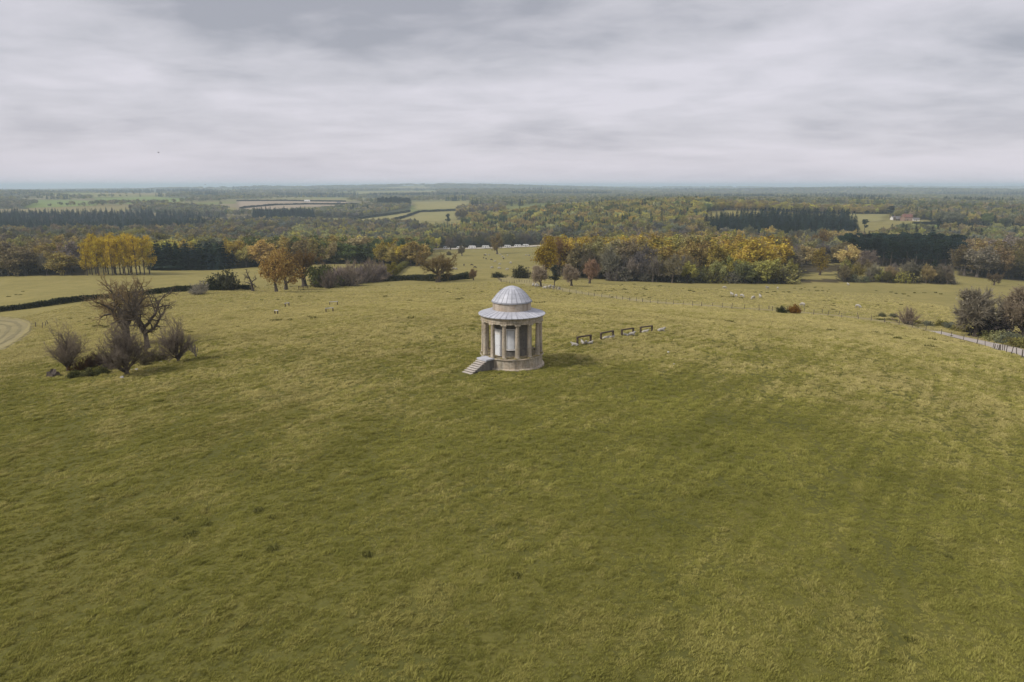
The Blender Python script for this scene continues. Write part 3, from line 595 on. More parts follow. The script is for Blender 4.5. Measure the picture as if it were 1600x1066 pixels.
def build_tree_parts(name, seed, spec, trunkL, trunkR, split, twig=None, leaf=None, sides=(9, 7, 5, 4, 3), lean=0.0, bark='bark', tw_attr=True, squash=1.0):
    """returns (trunk mesh, crown mesh) of unit height standing on the origin"""
    rng = np.random.default_rng(seed); out = []; tips = []
    grow(rng, (0, 0, -0.04 * trunkL), (lean, lean * .4, 1), trunkL, trunkR, 0, spec, out, tips)
    lo = [b for b in out if b[2] <= split]; hi = [b for b in out if b[2] > split]
    # root flare
    p0, r0, _ = lo[0]; r0 = r0.copy(); r0[0] *= 1.45; lo[0] = (p0, r0, 0)
    tv, tq = tubes(lo, sides); Vs = []; Qs = []; Ts = []; A = []; n0 = 0
    if hi:
        v, q = tubes(hi, sides); Vs.append(v); Qs.append(q); A.append(np.full(len(v), 0.12)); n0 += len(v)
    if twig:
        v, t, a = twigs(rng, tips, *twig); Vs.append(v); Ts.append(t + n0); A.append(a * 0.6); n0 += len(v)
    if leaf:
        per, spread, size = leaf; C = [t[0] for t in tips]
        v, q, a = leaves(rng, C, per, spread, size); Vs.append(v); Qs.append(q + n0); A.append(a); n0 += len(v)
    V = np.concatenate(Vs); s = norm_h([V, tv]); V = V * s; tv = tv * s; tv[:, :2] *= squash; V[:, :2] *= squash
    F = ([np.concatenate(Qs)] if Qs else []) + ([np.concatenate(Ts)] if Ts else [])
    return raw_mesh(name + '_trunk', tv, [tq], M[bark], None, True), raw_mesh(name + '_crown', V, F, M['leaf'], {'v': np.concatenate(A)})
def build_conifer(name, seed, n_whorl=26, per=9, base=0.10, wide=0.19, pine=False):
    rng = np.random.default_rng(seed)
    tv, tq = tubes([(np.array([[0, 0, -.03], [0, 0, .3], [0.005, 0, .6], [0, 0, .97]]), np.array([.018, .013, .009, .002]), 0)], (6,))
    V = []; a = []
    for i in range(n_whorl):
        t = (i + rng.uniform(0, 1)) / n_whorl; z = base + (1 - base) * t
        ln = wide * (1 - t) ** 0.8 * rng.uniform(0.75, 1.15) + 0.012
        for k in range(per):
            az = rng.uniform(0, 2 * PI); d = np.array([math.cos(az), math.sin(az), 0]); s = np.array([-d[1], d[0], 0]); l = ln * rng.uniform(0.6, 1.2)
            p = np.array([0, 0, z]); dr = -0.35 * (1 - t) + 0.12
            for q in range(5):
                f0 = q / 5; f1 = (q + 1.6) / 5; w = l * 0.30 * (1 - 0.6 * f0) * rng.uniform(.6, 1.2); hz = rng.normal(0, 0.008)
                c0 = p + d * l * f0 + [0, 0, dr * l * f0]; c1 = p + d * l * f1 + [0, 0, dr * l * f1 - 0.010 + hz]
                V += [c0, (c0 + c1) / 2 + s * w + [0, 0, -0.012], c1, (c0 + c1) / 2 - s * w + [0, 0, -0.012 + hz]]; a += [rng.uniform(0, 1)] * 4
    V = np.array(V); F = np.arange(len(V)).reshape(-1, 4)
    return raw_mesh(name + '_trunk', tv, [tq], M['bark'], None, True), raw_mesh(name + '_crown', V, [F], M['leaf'], {'v': a})
def build_pine(name, seed):
    rng = np.random.default_rng(seed); br = [(np.array([[0, 0, -.03], [.01, 0, .35], [-.01, .01, .7], [0, 0, .95]]), np.array([.022, .017, .012, .004]), 0)]; C = []
    for i in range(16):
        t = rng.uniform(.38, .97); az = rng.uniform(0, 2 * PI); l = 0.24 * (1.15 - t * 0.55) * rng.uniform(.6, 1.1); p0 = np.array([0, 0, t]); p1 = p0 + [math.cos(az) * l, math.sin(az) * l, 0.06 * rng.uniform(-.5, 1)]
        br.append((np.array([p0, (p0 + p1) / 2 + [0, 0, .01], p1]), np.array([.007, .005, .002]), 1)); C += [p1, (p0 * .4 + p1 * .6), p0 * .7 + p1 * .3]
    tv, tq = tubes(br, (6, 4)); v, q, a = leaves(rng, C, 34, 0.045, 0.026)
    v[:, 2] = np.minimum(v[:, 2], 1.02)
    return raw_mesh(name + '_trunk', tv, [tq], M['bark'], None, True), raw_mesh(name + '_crown', v, [q], M['leaf'], {'v': a})
def build_poplar(name, seed):
    rng = np.random.default_rng(seed); br = [(np.array([[0, 0, -.03], [.004, 0, .3], [-.004, .004, .65], [0, 0, 1.0]]), np.array([.018, .013, .008, .002]), 0)]; C = []
    for i in range(44):
        t = 0.13 + 0.85 * (i + rng.uniform(0, 1)) / 44; az = rng.uniform(0, 2 * PI); l = (0.19 * (1 - t) ** 0.55 + 0.06) * rng.uniform(.7, 1.2); up = 1.35
        p0 = np.array([0, 0, t * 0.97]); d = unit(np.array([math.cos(az), math.sin(az), up])); p1 = p0 + d * l + [math.cos(az) * l * .2, math.sin(az) * l * .2, 0]
        br.append((np.array([p0, (p0 + p1) / 2, p1]), np.array([.005, .003, .001]), 1)); C += [p0 * .5 + p1 * .5, p1, p0 * .25 + p1 * .75, p1 + d * .02]
    tv, tq = tubes(br, (6, 4)); v, q, a = leaves(rng, C, 15, 0.024, 0.0125)
    return raw_mesh(name + '_trunk', tv, [tq], M['bark'], None, True), raw_mesh(name + '_crown', v, [q], M['leaf'], {'v': a})
def build_bush(name, seed, n=34, leafy=True, tall=1.0, per=16):
    rng = np.random.default_rng(seed); br = []; C = []
    for i in range(n):
        az = rng.uniform(0, 2 * PI); el = rng.uniform(.25, 1.5); l = rng.uniform(.55, 1.0) * (0.75 + .25 * math.sin(el)); d = np.array([math.cos(az) * math.cos(el), math.sin(az) * math.cos(el), math.sin(el) * tall])
        p0 = np.array([rng.normal(0, .07), rng.normal(0, .07), -.04]); m = p0 + d * l * .5 + rng.normal(0, .05, 3); p1 = p0 + d * l + rng.normal(0, .05, 3)
        br.append((np.array([p0, m, p1]), np.array([.022, .014, .005]), 0)); C += [m, m * .5 + p1 * .5, p1]
    tv, tq = tubes(br, (4,))
    if leafy: v, q, a = leaves(rng, C, per, 0.10, 0.052); F = [q]
    else:
        tp = [(c, unit(c + [0, 0, .2]), 1) for c in C]; v, t, a = twigs(rng, tp, per, .30, .014, .55); a = a * .7; F = [t]
    v[:, 2] = np.maximum(v[:, 2], 0.0); s = 1 / np.percentile(v[:, 2], 99)
    return raw_mesh(name + '_stem', tv * s, [tq], M['bark'], None, True), raw_mesh(name + '_crown', v * s, F, M['leaf'], {'v': a})
PROTO = {
 B: [build_tree_parts('broad', 100 + i, BROAD, 4.2, .34, 1, None, (11, .33, .24), (6, 5, 3, 3), squash=(1.0, .85, 1.12, .95, 1.05)[i]) for i in range(5)],
 T: [build_tree_parts('twiggy', 200 + i, BROAD, 4.0, .30, 1, (7, 1.2, .11, .5), (1, .5, .16), (6, 5, 3, 3), squash=(1.0, .9, 1.1, .95)[i]) for i in range(4)],
 C: [build_conifer('fir', 300 + i, 26, 9, .10, (.24, .20, .28)[i]) for i in range(3)],
  Y_: [build_conifer('yew', 350 + i, 24, 11, .02, .30) for i in range(2)],
 P_: [build_pine('pine', 400 + i) for i in range(3)],
 'poplar': [build_poplar('poplar', 450 + i) for i in range(3)],
 S: [build_bush('scrub', 500 + i, 34, True, 1.0, 9) for i in range(2)] + [build_bush('scrub', 510 + i, 34, False, 1.0, 14) for i in range(2)],
 'bush': [build_bush('bush', 520 + i, 40, True, .85, 20) for i in range(3)],
 'thorn': [build_bush('thorn', 530 + i, 46, False, 1.0, 18) for i in range(2)],
 'oak': [build_tree_parts('oak', 600 + i, OAK, 3.0, .52, 1, (3, .7, .05, .5), (2, .28, .085), squash=(1.0, 1.05)[i]) for i in range(2)],
 'oak_open': [build_tree_parts('oak_open', 621, OAK, 3.2, .42, 2, (2, .6, .026, .5), None), build_tree_parts('oak_open', 622, OAK, 4.4, .50, 2, (2, .55, .026, .5), None)],
 'vase': [build_tree_parts('vase', 646 + i, VASE, .9, .26, 1, (5, .5, .015, .45, .1), None, (8, 5, 3, 3)) for i in range(3)],
 'dome': [build_tree_parts('dome', 660 + i, BROAD, 2.4, .28, 1, (10, .9, .07, .55), (1, .4, .10), (6, 5, 3, 3)) for i in range(2)],
 'snag': [build_tree_parts('snag', 680, SNAG, 3.2, .42, 2, (2, .5, .04, .5), None)],
 'autumn': [build_tree_parts('autumn', 690 + i, BROAD, 3.8, .36, 1, None, (6, .42, .19), (7, 5, 3, 3)) for i in range(2)],
}
NAME = {B: 'oak_tree', T: 'bare_tree', C: 'fir_tree', P_: 'pine_tree', Y_: 'yew_tree', S: 'thorn_bush', 'poplar': 'poplar_tree', 'bush': 'bush', 'thorn': 'thorn_bush', 'oak': 'oak_tree', 'oak_open': 'oak_tree', 'vase': 'hawthorn_tree', 'dome': 'round_tree', 'snag': 'dead_tree', 'autumn': 'oak_tree'}
CAT = {'bush': 'bush', 'thorn': 'bush', S: 'bush'}
BARE = {T, 'dome', 'thorn', 'vase'}
BUSHY = {S, 'bush', 'thorn'}
def put_tree(kind, x, y, h, tint, label, group=None, wide=1.0, var=None, rz=None, bark=None, sink=0.0):
    var = int(R_.integers(0, len(PROTO[kind]))) if var is None else var
    tr, cr = PROTO[kind][var]
    root = empty(NAME[kind], (x, y, gz(x, y) - sink), R_.uniform(0, 2 * PI) if rz is None else rz); root.scale = (h * wide, h * wide, h)
    a = link('stem' if kind in BUSHY else 'trunk', tr, root); c = link('crown', cr, root); c.color = (*(np.array(tint) * (1.35 if kind in BARE else 1.22 if kind == B else 1.0)), 1)
    tag(root, label, CAT.get(kind, 'tree'), group); return root
def jig(t, s=0.17):
    t = np.array(t) * (1 + R_.normal(0, s)); t[0] *= 1 + R_.normal(0, s * .22); t[2] *= 1 + R_.normal(0, s); return tuple(np.clip(t, .012, .8))

# single trees and bushes that can be told apart: kind, base column and row, height in photo pixels, width factor, tint, variant, label[, distance]
OLDW = (0.15, 0.12, 0.10); OCH = (0.30, 0.20, 0.055)
SINGLES = [
 ('oak_open', 199, 541, 108, 1.0, (.36, .285, .15), 0, 'broad bare oak with ochre twigs, tallest tree of the clump with the bramble', 1.0),
 ('oak_open', 230, 546, 106, .86, (.27, .23, .175), 1, 'thick stemmed bare oak with crooked dark limbs beside the ochre twigged oak', 2.2),
 ('vase', 107, 580, 74, 1.0, (.25, .21, .155), 0, 'thin upswept hawthorn standing beside the old stump', .3),
 ('vase', 198, 586, 82, 1.15, (.235, .20, .155), 1, 'widest upswept hawthorn with mauve grey twigs, above two white stones', .9),
 ('vase', 279, 566, 76, .92, (.235, .20, .155), 2, 'dense upswept hawthorn beside the leaning rails of the old clump', 2.0),
 ('oak', 685, 441, 45, 1.15, (.31, .235, .10), 0, 'lone round headed oak standing over the dark hedge by the sheep field', .5),
 ('autumn', 432, 456, 62, .85, (.34, .225, .075), 0, 'outermost amber oak of the pair beside the dead tree', .2),
 ('autumn', 447, 453, 64, .95, (.34, .225, .075), 1, 'taller amber oak of the pair beside the dead tree', 1.5),
 ('oak', 476, 448, 56, 1.0, (.23, .155, .06), 1, 'browner oak with open limbs between the amber pair and the grey thicket', 2.4),
 ('snag', 395, 455, 36, .95, (.12, .10, .085), 0, 'gaunt dead tree with crooked limbs at the end of the dark hedge', 2.6),
 ('bush', 336, 453, 19, 1.05, (.05, .06, .03), 0, 'dark green bush in the hedge, lower of the two by the dead tree', 0),
 ('bush', 355, 453, 28, .75, (.085, .085, .05), 1, 'taller grey green bush in the hedge near the dead tree', 0),
 ('thorn', 313, 460, 20, 1.0, (.27, .25, .20), 0, 'whitish leafless thorn where the hedge breaks', 0),
 ('bush', 505, 449, 32, .75, (.09, .10, .035), 2, 'dark olive bush at the end of the grey thicket nearest the amber oaks', 0),
 ('dome', 617, 413, 24, 1.0, (.21, .16, .11), 0, 'fawn tree on the slanting hedge above the grey thicket', 0),
 ('autumn', 640, 408, 22, .9, OLIVE, 0, 'olive tree where the slanting hedge meets the long wood', 0),
 ('autumn', 614, 436, 26, 1.1, (.21, .18, .035), 1, 'yellow olive tree at the low end of the slanting hedge', 0),
 ('dome', 740, 438, 17, 1.0, (.23, .165, .085), 1, 'small round brown tree in the hedge between the lone oak and the temple', 0),
 ('bush', 779, 434, 8, 1.6, (.05, .06, .028), 0, 'low flat topped dark bush by the gate of the sheep field', 0),
 ('bush', 729, 436, 10, 1.2, (.06, .07, .035), 1, 'small dark bush in the hedge beside the round brown tree', 0),
 ('dome', 704, 391, 17, .95, (.19, .155, .12), 0, 'grey brown tree in front of the first caravan', 0),
 ('dome', 722, 400, 16, 1.0, (.18, .155, .10), 1, 'bare round tree standing alone in the sheep field', 0),
 ('autumn', 777, 397, 31, .9, (.25, .18, .065), 1, 'tall pale amber tree standing before the row of caravans', 0),
 ('bush', 702, 399, 6, .9, (.19, .16, .08), 0, 'tiny sapling in the sheep field near the bare round tree', 0),
 ('bush', 816, 435, 18, 1.0, (.085, .085, .04), 0, 'dark shrub beside the wooden pole', 0),
 ('autumn', 852, 436, 64, .78, (.36, .25, .03), 0, 'bright yellow oak rising behind the beige round trees', .6),
 ('oak', 872, 432, 60, .7, (.25, .16, .07), 1, 'thin amber tree beside the bright yellow oak', .6),
 ('dome', 845, 448, 33, 1.0, (.33, .275, .20), 0, 'beige round bare tree with sheep at its foot', .3),
 ('dome', 893, 447, 33, 1.0, (.33, .27, .19), 1, 'beige round bare tree standing beside the ivy clad tree', 1.3),
 ('pine', 866, 450, 34, 1.1, (.06, .068, .055), 0, 'dark ivy clad tree between the two beige round trees', 0),
 ('dome', 921, 443, 37, .82, (.28, .19, .125), 0, 'reddish brown tree at the corner of the golden wood', 2.0),
 ('broad', 1121, 442, 32, .85, PALE, 0, 'pale green willow in front of the golden wood', 0),
 ('broad', 1147, 441, 31, .85, SAGE, 1, 'grey green rounded tree beside the pale willow', 0),
 ('broad', 1196, 441, 34, .8, LIME, 2, 'lime green tree in front of the brown oak', 0),
 ('autumn', 1216, 425, 52, .95, (.235, .15, .065), 0, 'large brown oak above the field edge thicket', .4),
 ('autumn', 1281, 430, 42, .85, (.27, .20, .045), 1, 'golden olive tree alone against the small pasture', .2),
 ('broad', 1320, 438, 34, .8, OLIVE, 3, 'olive tree before the grey domed tree', 0),
 ('dome', 1357, 430, 38, 1.0, (.20, .165, .135), 0, 'grey domed tree in front of the dark pines', 0),
 ('autumn', 1278, 400, 40, .9, (.25, .155, .05), 0, 'russet tree beyond the small pasture', 0),
 ('dome', 1474, 442, 28, 1.15, (.185, .155, .12), 1, 'grey bare tree at the end of the field edge thicket', 0),
 ('bush', 1457, 440, 28, .62, (.03, .045, .03), 1, 'dark holly beside the grey bare tree at the thicket end', 0),
 ('oak', 1553, 446, 20, .95, (.20, .15, .085), 0, 'small brown tree alone on the lane beyond the great bare tree', 0),
 ('thorn', 1419, 507, 27, 1.05, (.24, .195, .14), 1, 'small leafless thorn leaning over the track fence', 0),
 ('dome', 1524, 527, 76, 1.0, (.235, .21, .155), 0, 'great grey bare tree overhanging the gravel track', 0),
 ('bush', 1546, 528, 38, .85, (.06, .05, .045), 2, 'dark ivy bush at the foot of the great grey bare tree by the track', 0),
 ('dome', 1572, 524, 66, .95, (.22, .195, .145), 1, 'middle bare tree of the three by the track, behind the ivy bush', 2.6),
 ('dome', 1600, 530, 78, 1.0, (.23, .19, .13), 1, 'reddish bare tree with a stout black stem by the track', 0),
 ('bush', 1222, 489, 10, .95, (.06, .07, .028), 0, 'dark gorse bush on the fence line', 0),
 ('bush', 1241, 490, 13, .85, (.26, .13, .03), 1, 'rusty orange bush on the fence line', 0),
 ('pine', 1350, 363, 19, 1.15, (.03, .05, .035), 1, 'single dark conifer below the farmhouse', 0),
 ('pine', 700, 352, 17, 1.0, (.03, .05, .035), 0, 'single dark conifer above the caravans', 0),
 ('autumn', 92, 424, 31, 1.0, (.36, .22, .025), 1, 'golden orange oak at the wood edge before the yellow poplars', 0),
 ('pine', 1390, 341, 18, 1.4, (.05, .06, .05), 2, 'dark spreading tree beside the farmhouse', 0),
]
for kd, px, py, hp, wd, tint, var, lab, rz in SINGLES:
    x, y, z = spot(px, py); put_tree(kd, x, y, hp * mpp(y, z) / CP_, tint, lab, None, wd, var, rz)
# the row of yellow poplars
for i, px in enumerate((139, 146, 152, 158, 165, 171, 178, 184, 190, 197, 203, 209, 217, 229, 236, 142, 155, 168, 181, 194, 206, 222)):
    x, y, z = at_dist(px + R_.uniform(-1, 1), 343 + (i % 3) * 4 + (14 if i > 14 else 0) + max(0, px - 200) * .12)
    hp = (46 if px < 145 else 57) + R_.uniform(-4, 4)
    put_tree('poplar', x, y, hp * mpp(y, z), jig((.56, .41, .05), .08), 'tall thin yellow poplar in the grove at the field edge', 'yellow poplars in the grove', R_.uniform(.85, 1.15))
# the grey thicket and hedgerow shrubs
for i in range(17):
    px = 503 + i * 5.9; py = 448 - max(0, px - 540) * .18 + R_.uniform(-3, 3) - (i % 2) * 6
    x, y, z = spot(px, py); put_tree('thorn' if i % 3 else S, x, y, R_.uniform(24, 33) * mpp(y, z), jig((.215, .175, .145), .1), 'grey mauve bare shrub massed in the thicket between the brown oak and the slanting hedge', 'shrubs of the grey thicket', R_.uniform(.8, 1.1), None if i % 3 else 2)
BR = [(125, 578, 17, (.17, .105, .055)), (140, 574, 20, (.155, .11, .07)), (158, 570, 22, (.14, .105, .075)), (118, 590, 11, (.12, .125, .05)), (140, 588, 12, (.12, .12, .055)), (160, 586, 12, (.11, .115, .05)), (240, 566, 22, (.125, .105, .06)), (255, 563, 17, (.12, .11, .055)), (226, 572, 16, (.115, .10, .06)), (175, 576, 20, (.125, .10, .08))]
for px, py, hp, tint in BR:
    x, y, z = spot(px, py); put_tree('thorn' if hp > 13 else 'bush', x, y, hp * mpp(y, z), jig(tint, .06), 'tangled bramble sprawling under the bare trees of the old clump', 'brambles of the old clump', 1.15)
for px, py, hp, tint in [(1470, 515, 9, OLIVE), (1484, 518, 9, SAGE), (1500, 523, 11, OLIVE), (1512, 524, 9, SAGE), (1536, 532, 13, OLIVE), (1552, 536, 14, PALE), (1566, 539, 16, PALE), (1580, 542, 16, SAGE), (1592, 547, 14, OLIVE), (1604, 548, 16, OLIVE), (1396, 498, 6, SAGE), (1378, 497, 6, SAGE), (1450, 511, 7, SAGE), (1435, 508, 5, OLIVE)]:
    x, y, z = spot(px, py - (5 if px > 1460 else 2)); put_tree('bush', x, y, hp * mpp(y, z), jig(tint, .1), 'low bramble bush on the bank along the track', 'brambles along the track', 1.3)

# woods: one object per tree for the nearest of each kind, the rest as one mass
ALL = []
for poly, spc, mixl, lab, grp in WOODS:
    P2 = np.array(poly); x0, y0 = P2.min(0); x1, y1 = P2.max(0)
    gx, gy = np.meshgrid(np.arange(x0, x1, spc), np.arange(y0, y1, spc * .87)); gx = gx + (np.arange(gx.shape[0]) % 2)[:, None] * spc * .5
    gx = gx.ravel() + R_.uniform(-.32, .32, gx.size) * spc; gy = gy.ravel() + R_.uniform(-.32, .32, gy.size) * spc
    ok = inside(poly, gx, gy); gx, gy = gx[ok], gy[ok]
    wts = np.array([m[1] for m in mixl], float); wts /= wts.sum()
    cl = fbm(gx, gy, 60, 31, 2)
    for i in range(len(gx)):
        m = mixl[R_.choice(len(mixl), p=wts)]; tl = m[4]
        t = tl[int(np.clip((cl[i] * .5 + .5 + R_.normal(0, .28)) * len(tl), 0, len(tl) - 1))]
        ALL.append((gy[i], gx[i], m[0], R_.uniform(m[2], m[3]) * (1 + .08 * cl[i]), t, lab, grp))
CLEAR = [wpoly(p) for p in (((1240, 306), (1310, 306), (1312, 440), (1245, 420)),)]
ALL.sort(key=lambda a: a[0])
budget = {Y_: 90, B: 235, T: 240, C: 260, P_: 170, S: 200}
MASS = []
KW = {B: (.95, 1.35), T: (.85, 1.15), C: (1.0, 1.5), P_: (.8, 1.1), S: (.9, 1.3), Y_: (.9, 1.3)}
DESC = {B: 'leafing oak', T: 'bare tree', C: 'fir', P_: 'pine', S: 'thorn bush'}
def hue(t):
    for nm, c in (('golden', GOLD), ('amber', AMBER), ('brown', BROWN), ('grey', GREY), ('mauve grey', MAUVE), ('olive', OLIVE), ('green', GREEN), ('pale green', PALE), ('lime green', LIME), ('dark green', DARK), ('blue green', BLUE), ('yellow', YELLOW), ('mid green', FIR), ('sage green', SAGE), ('rust brown', RUST), ('umber', UMBER)):
        if t == c: return nm
    return 'dark'
for y, x, kd, h, t, lab, grp in ALL:
    if inside(CLEAR[0], np.array([x]), np.array([y]))[0]: continue
    if lab and budget[kd] > 0 and y < 1400:
        budget[kd] -= 1
        where = lab[re.search(r' (massed|in|on|along|standing|below|showing|rounding|behind|beside|crowding) ', lab).start() + 1:]
        pre = {B: 'leafing %s tree', T: 'bare %s tree', C: '%s fir', P_: '%s evergreen', Y_: '%s evergreen', S: '%s thorn bush'}[kd] % hue(t)
        put_tree(kd, x, y, h, jig(t), pre + ' ' + where, pre + ' ' + where, R_.uniform(*KW[kd]))
    else: MASS.append((x, y, kd, h, t))

# ------------------------------------------------------------------ scatter of uncountable things
def scatter(name, pts, scl, rz, pid, tint, protos, label):
    me = bpy.data.meshes.new(name); me.vertices.add(len(pts)); me.vertices.foreach_set('co', np.asarray(pts, np.float32).ravel())
    for nm, ty, arr, fld in (('scl', 'FLOAT_VECTOR', scl, 'vector'), ('rz', 'FLOAT', rz, 'value'), ('pid', 'INT', pid, 'value'), ('tint', 'FLOAT_COLOR', tint, 'color')):
        a = me.attributes.new(nm, ty, 'POINT'); a.data.foreach_set(fld, np.ascontiguousarray(arr, np.int32 if ty == 'INT' else np.float32).ravel())
    col = bpy.data.collections.new(name + '_kinds')
    for i, pm in enumerate(protos): col.objects.link(bpy.data.objects.new('%s_kind_%02d' % (name, i), pm))
    o = link(name, me)
    ng = bpy.data.node_groups.new(name, 'GeometryNodeTree'); ng.interface.new_socket('Geometry', in_out='INPUT', socket_type='NodeSocketGeometry'); ng.interface.new_socket('Geometry', in_out='OUTPUT', socket_type='NodeSocketGeometry')
    N, L = ng.nodes, ng.links; gi = N.new('NodeGroupInput'); go = N.new('NodeGroupOutput'); ip = N.new('GeometryNodeInstanceOnPoints'); ci = N.new('GeometryNodeCollectionInfo')
    ci.inputs['Collection'].default_value = col; ci.inputs['Separate Children'].default_value = True; ci.inputs['Reset Children'].default_value = True
    def at(nm, ty):
        n = N.new('GeometryNodeInputNamedAttribute'); n.data_type = ty; n.inputs['Name'].default_value = nm; return n.outputs['Attribute']
    cb = N.new('ShaderNodeCombineXYZ'); L.new(at('rz', 'FLOAT'), cb.inputs[2])
    L.new(gi.outputs[0], ip.inputs['Points']); L.new(ci.outputs[0], ip.inputs['Instance']); ip.inputs['Pick Instance'].default_value = True
    L.new(at('pid', 'INT'), ip.inputs['Instance Index']); L.new(cb.outputs[0], ip.inputs['Rotation']); L.new(at('scl', 'FLOAT_VECTOR'), ip.inputs['Scale']); L.new(ip.outputs[0], go.inputs[0])
    md = o.modifiers.new('scatter', 'NODES'); md.node_group = ng
    return tag(o, label, None, None, 'stuff')
def far_version(me):
    c = me.copy(); c.materials.clear(); c.materials.append(M['leaf_far']); return c
def low_broad(seed, n=190, twig=False):
    rng = np.random.default_rng(seed); k = 16; C = rng.normal(0, 1, (k, 3)); C /= np.linalg.norm(C, axis=1)[:, None]; C = C * rng.uniform(.4, 1, (k, 1)) * [.36, .36, .30] + [0, 0, .62]
    v, q, a = leaves(rng, C, n // k, .085, .075 if not twig else .05); v[:, 2] = np.maximum(v[:, 2], .06)
    return raw_mesh('far_broad', v, [q], M['leaf_far'], {'v': a})
def low_fir(seed):
    return None
FARK = [low_broad(700 + i) for i in range(4)] + [far_version(PROTO[C][0][1]), far_version(PROTO[C][1][1]), far_version(PROTO[P_][0][1])] + [far_version(PROTO[B][i][1]) for i in (0, 2)] + [far_version(PROTO[T][0][1])]
def mass():
    pts, scl, rz, pid, tint = [], [], [], [], []
    xs = np.array([m[0] for m in MASS]); ys = np.array([m[1] for m in MASS]); zs = ground(xs, ys)
    for (x, y, kd, h, t), z in zip(MASS, zs):
        k = {B: (7, 8), T: (9,), C: (4, 5), P_: (6,), Y_: (6,), S: (0, 1)}[kd]
        if y > 1500 and kd in (B, T): k = (0, 1, 2, 3)
        w = R_.uniform(.85, 1.15); pts.append((x, y, z)); scl.append((h * w, h * w, h)); rz.append(R_.uniform(0, 6.28)); pid.append(k[R_.integers(len(k))]); tint.append((*(np.array(jig(t)) * (1.22 if kd == B else 1.0)), 1))
    return scatter('vale_woods', pts, scl, rz, pid, tint, FARK, 'woods filling the vale and the far slopes')
mass()
def far_country():
    n = 70000; r = np.random.default_rng(77)
    Y = np.exp(r.uniform(math.log(1500), math.log(11800), n)); k = r.uniform(-.95, .95, n); x = k * Y; y = Y
    dens = far_wood(x, y) + r.normal(0, .10, n); ok = dens > 0.0
    ok |= (k > -.10) & (Y < 4600) & (r.uniform(0, 1, n) < .9) & (Y > 1450)
    ok &= (y > 1750) | (np.abs(k) > .2)
    fields = [wpoly(p) for p in (((355, 1560), (360, 2480), (545, 2420), (590, 2050), (480, 1650)), ((40, 1700), (40, 2450), (150, 2300), (150, 1850)), ((145, 1960), (145, 2650), (235, 3000), (300, 2760), (290, 2200), (220, 1960)), ((600, 1300), (640, 1700), (725, 1700), (725, 1300)), ((520, 1330), (585, 1520), (660, 1660), (630, 1400)), ((640, 1700), (640, 2300), (735, 2300), (735, 1700)), ((-40, 2500), (-40, 2900), (90, 2800), (90, 2500)), ((300, 2900), (300, 3300), (420, 3250), (410, 2900)), ((560, 2300), (570, 2700), (640, 2600), (640, 2350)))]
    bands = [wpoly(p) for p in (((90, 4200), (330, 4300), (330, 4900), (90, 4800)), ((425, 3300), (560, 3250), (560, 3750), (425, 3750)), ((575, 3150), (745, 3150), (745, 3600), (575, 3650)), ((800, 3500), (955, 3500), (955, 4050), (800, 4050)), ((1322, 2450), (1390, 2450), (1390, 2750), (1322, 2750)), ((1110, 2600), (1210, 2600), (1210, 3000), (1110, 3000)), ((60, 2500), (110, 2450), (110, 2600), (60, 2650)), ((1450, 3900), (1640, 3700), (1640, 4200), (1450, 4300)))]
    inb = np.zeros(n, bool)
    for f in bands: inb |= inside(f, x, y)
    ok |= inb
    for f in fields: ok &= ~inside(f, x, y)
    # hedges round the far fields
    xs, ys, hg = x[ok], y[ok], np.zeros(ok.sum(), bool)
    z = ground(xs, ys); m = len(xs); h = r.uniform(11, 17, m) * (1 + sstep(ys, 3000, 8000) * .5); w = 1.0 + sstep(ys, 2500, 8000) * 2.6
    cl = fbm(xs, ys, 420, 41, 2); con = (cl > .62) | inb[ok]; pid = np.where(con, r.integers(4, 6, m), r.integers(0, 4, m))
    tl = np.array([SAGE, GREEN, GREY, OLIVE, SAGE, SAGE]); t = tl[r.integers(0, 6, m)] * r.uniform(.95, 1.5, (m, 1)); t[con] = np.array(BLUE) * r.uniform(.8, 1.3, (con.sum(), 1))  # broadleaf tints raised: some distance haze put into the leaf colour
    h = np.where(con, h * 1.35, h); wx = np.where(con, 1.0 + (w - 1) * .5, w)
    ss = np.stack([h * wx, h * wx, h], 1)
    scatter('far_woods', np.stack([xs, ys, z], 1), ss, r.uniform(0, 6.28, m), pid, np.concatenate([t, np.ones((m, 1))], 1), FARK, 'hazy far off woods on the ridges towards the skyline')
far_country()

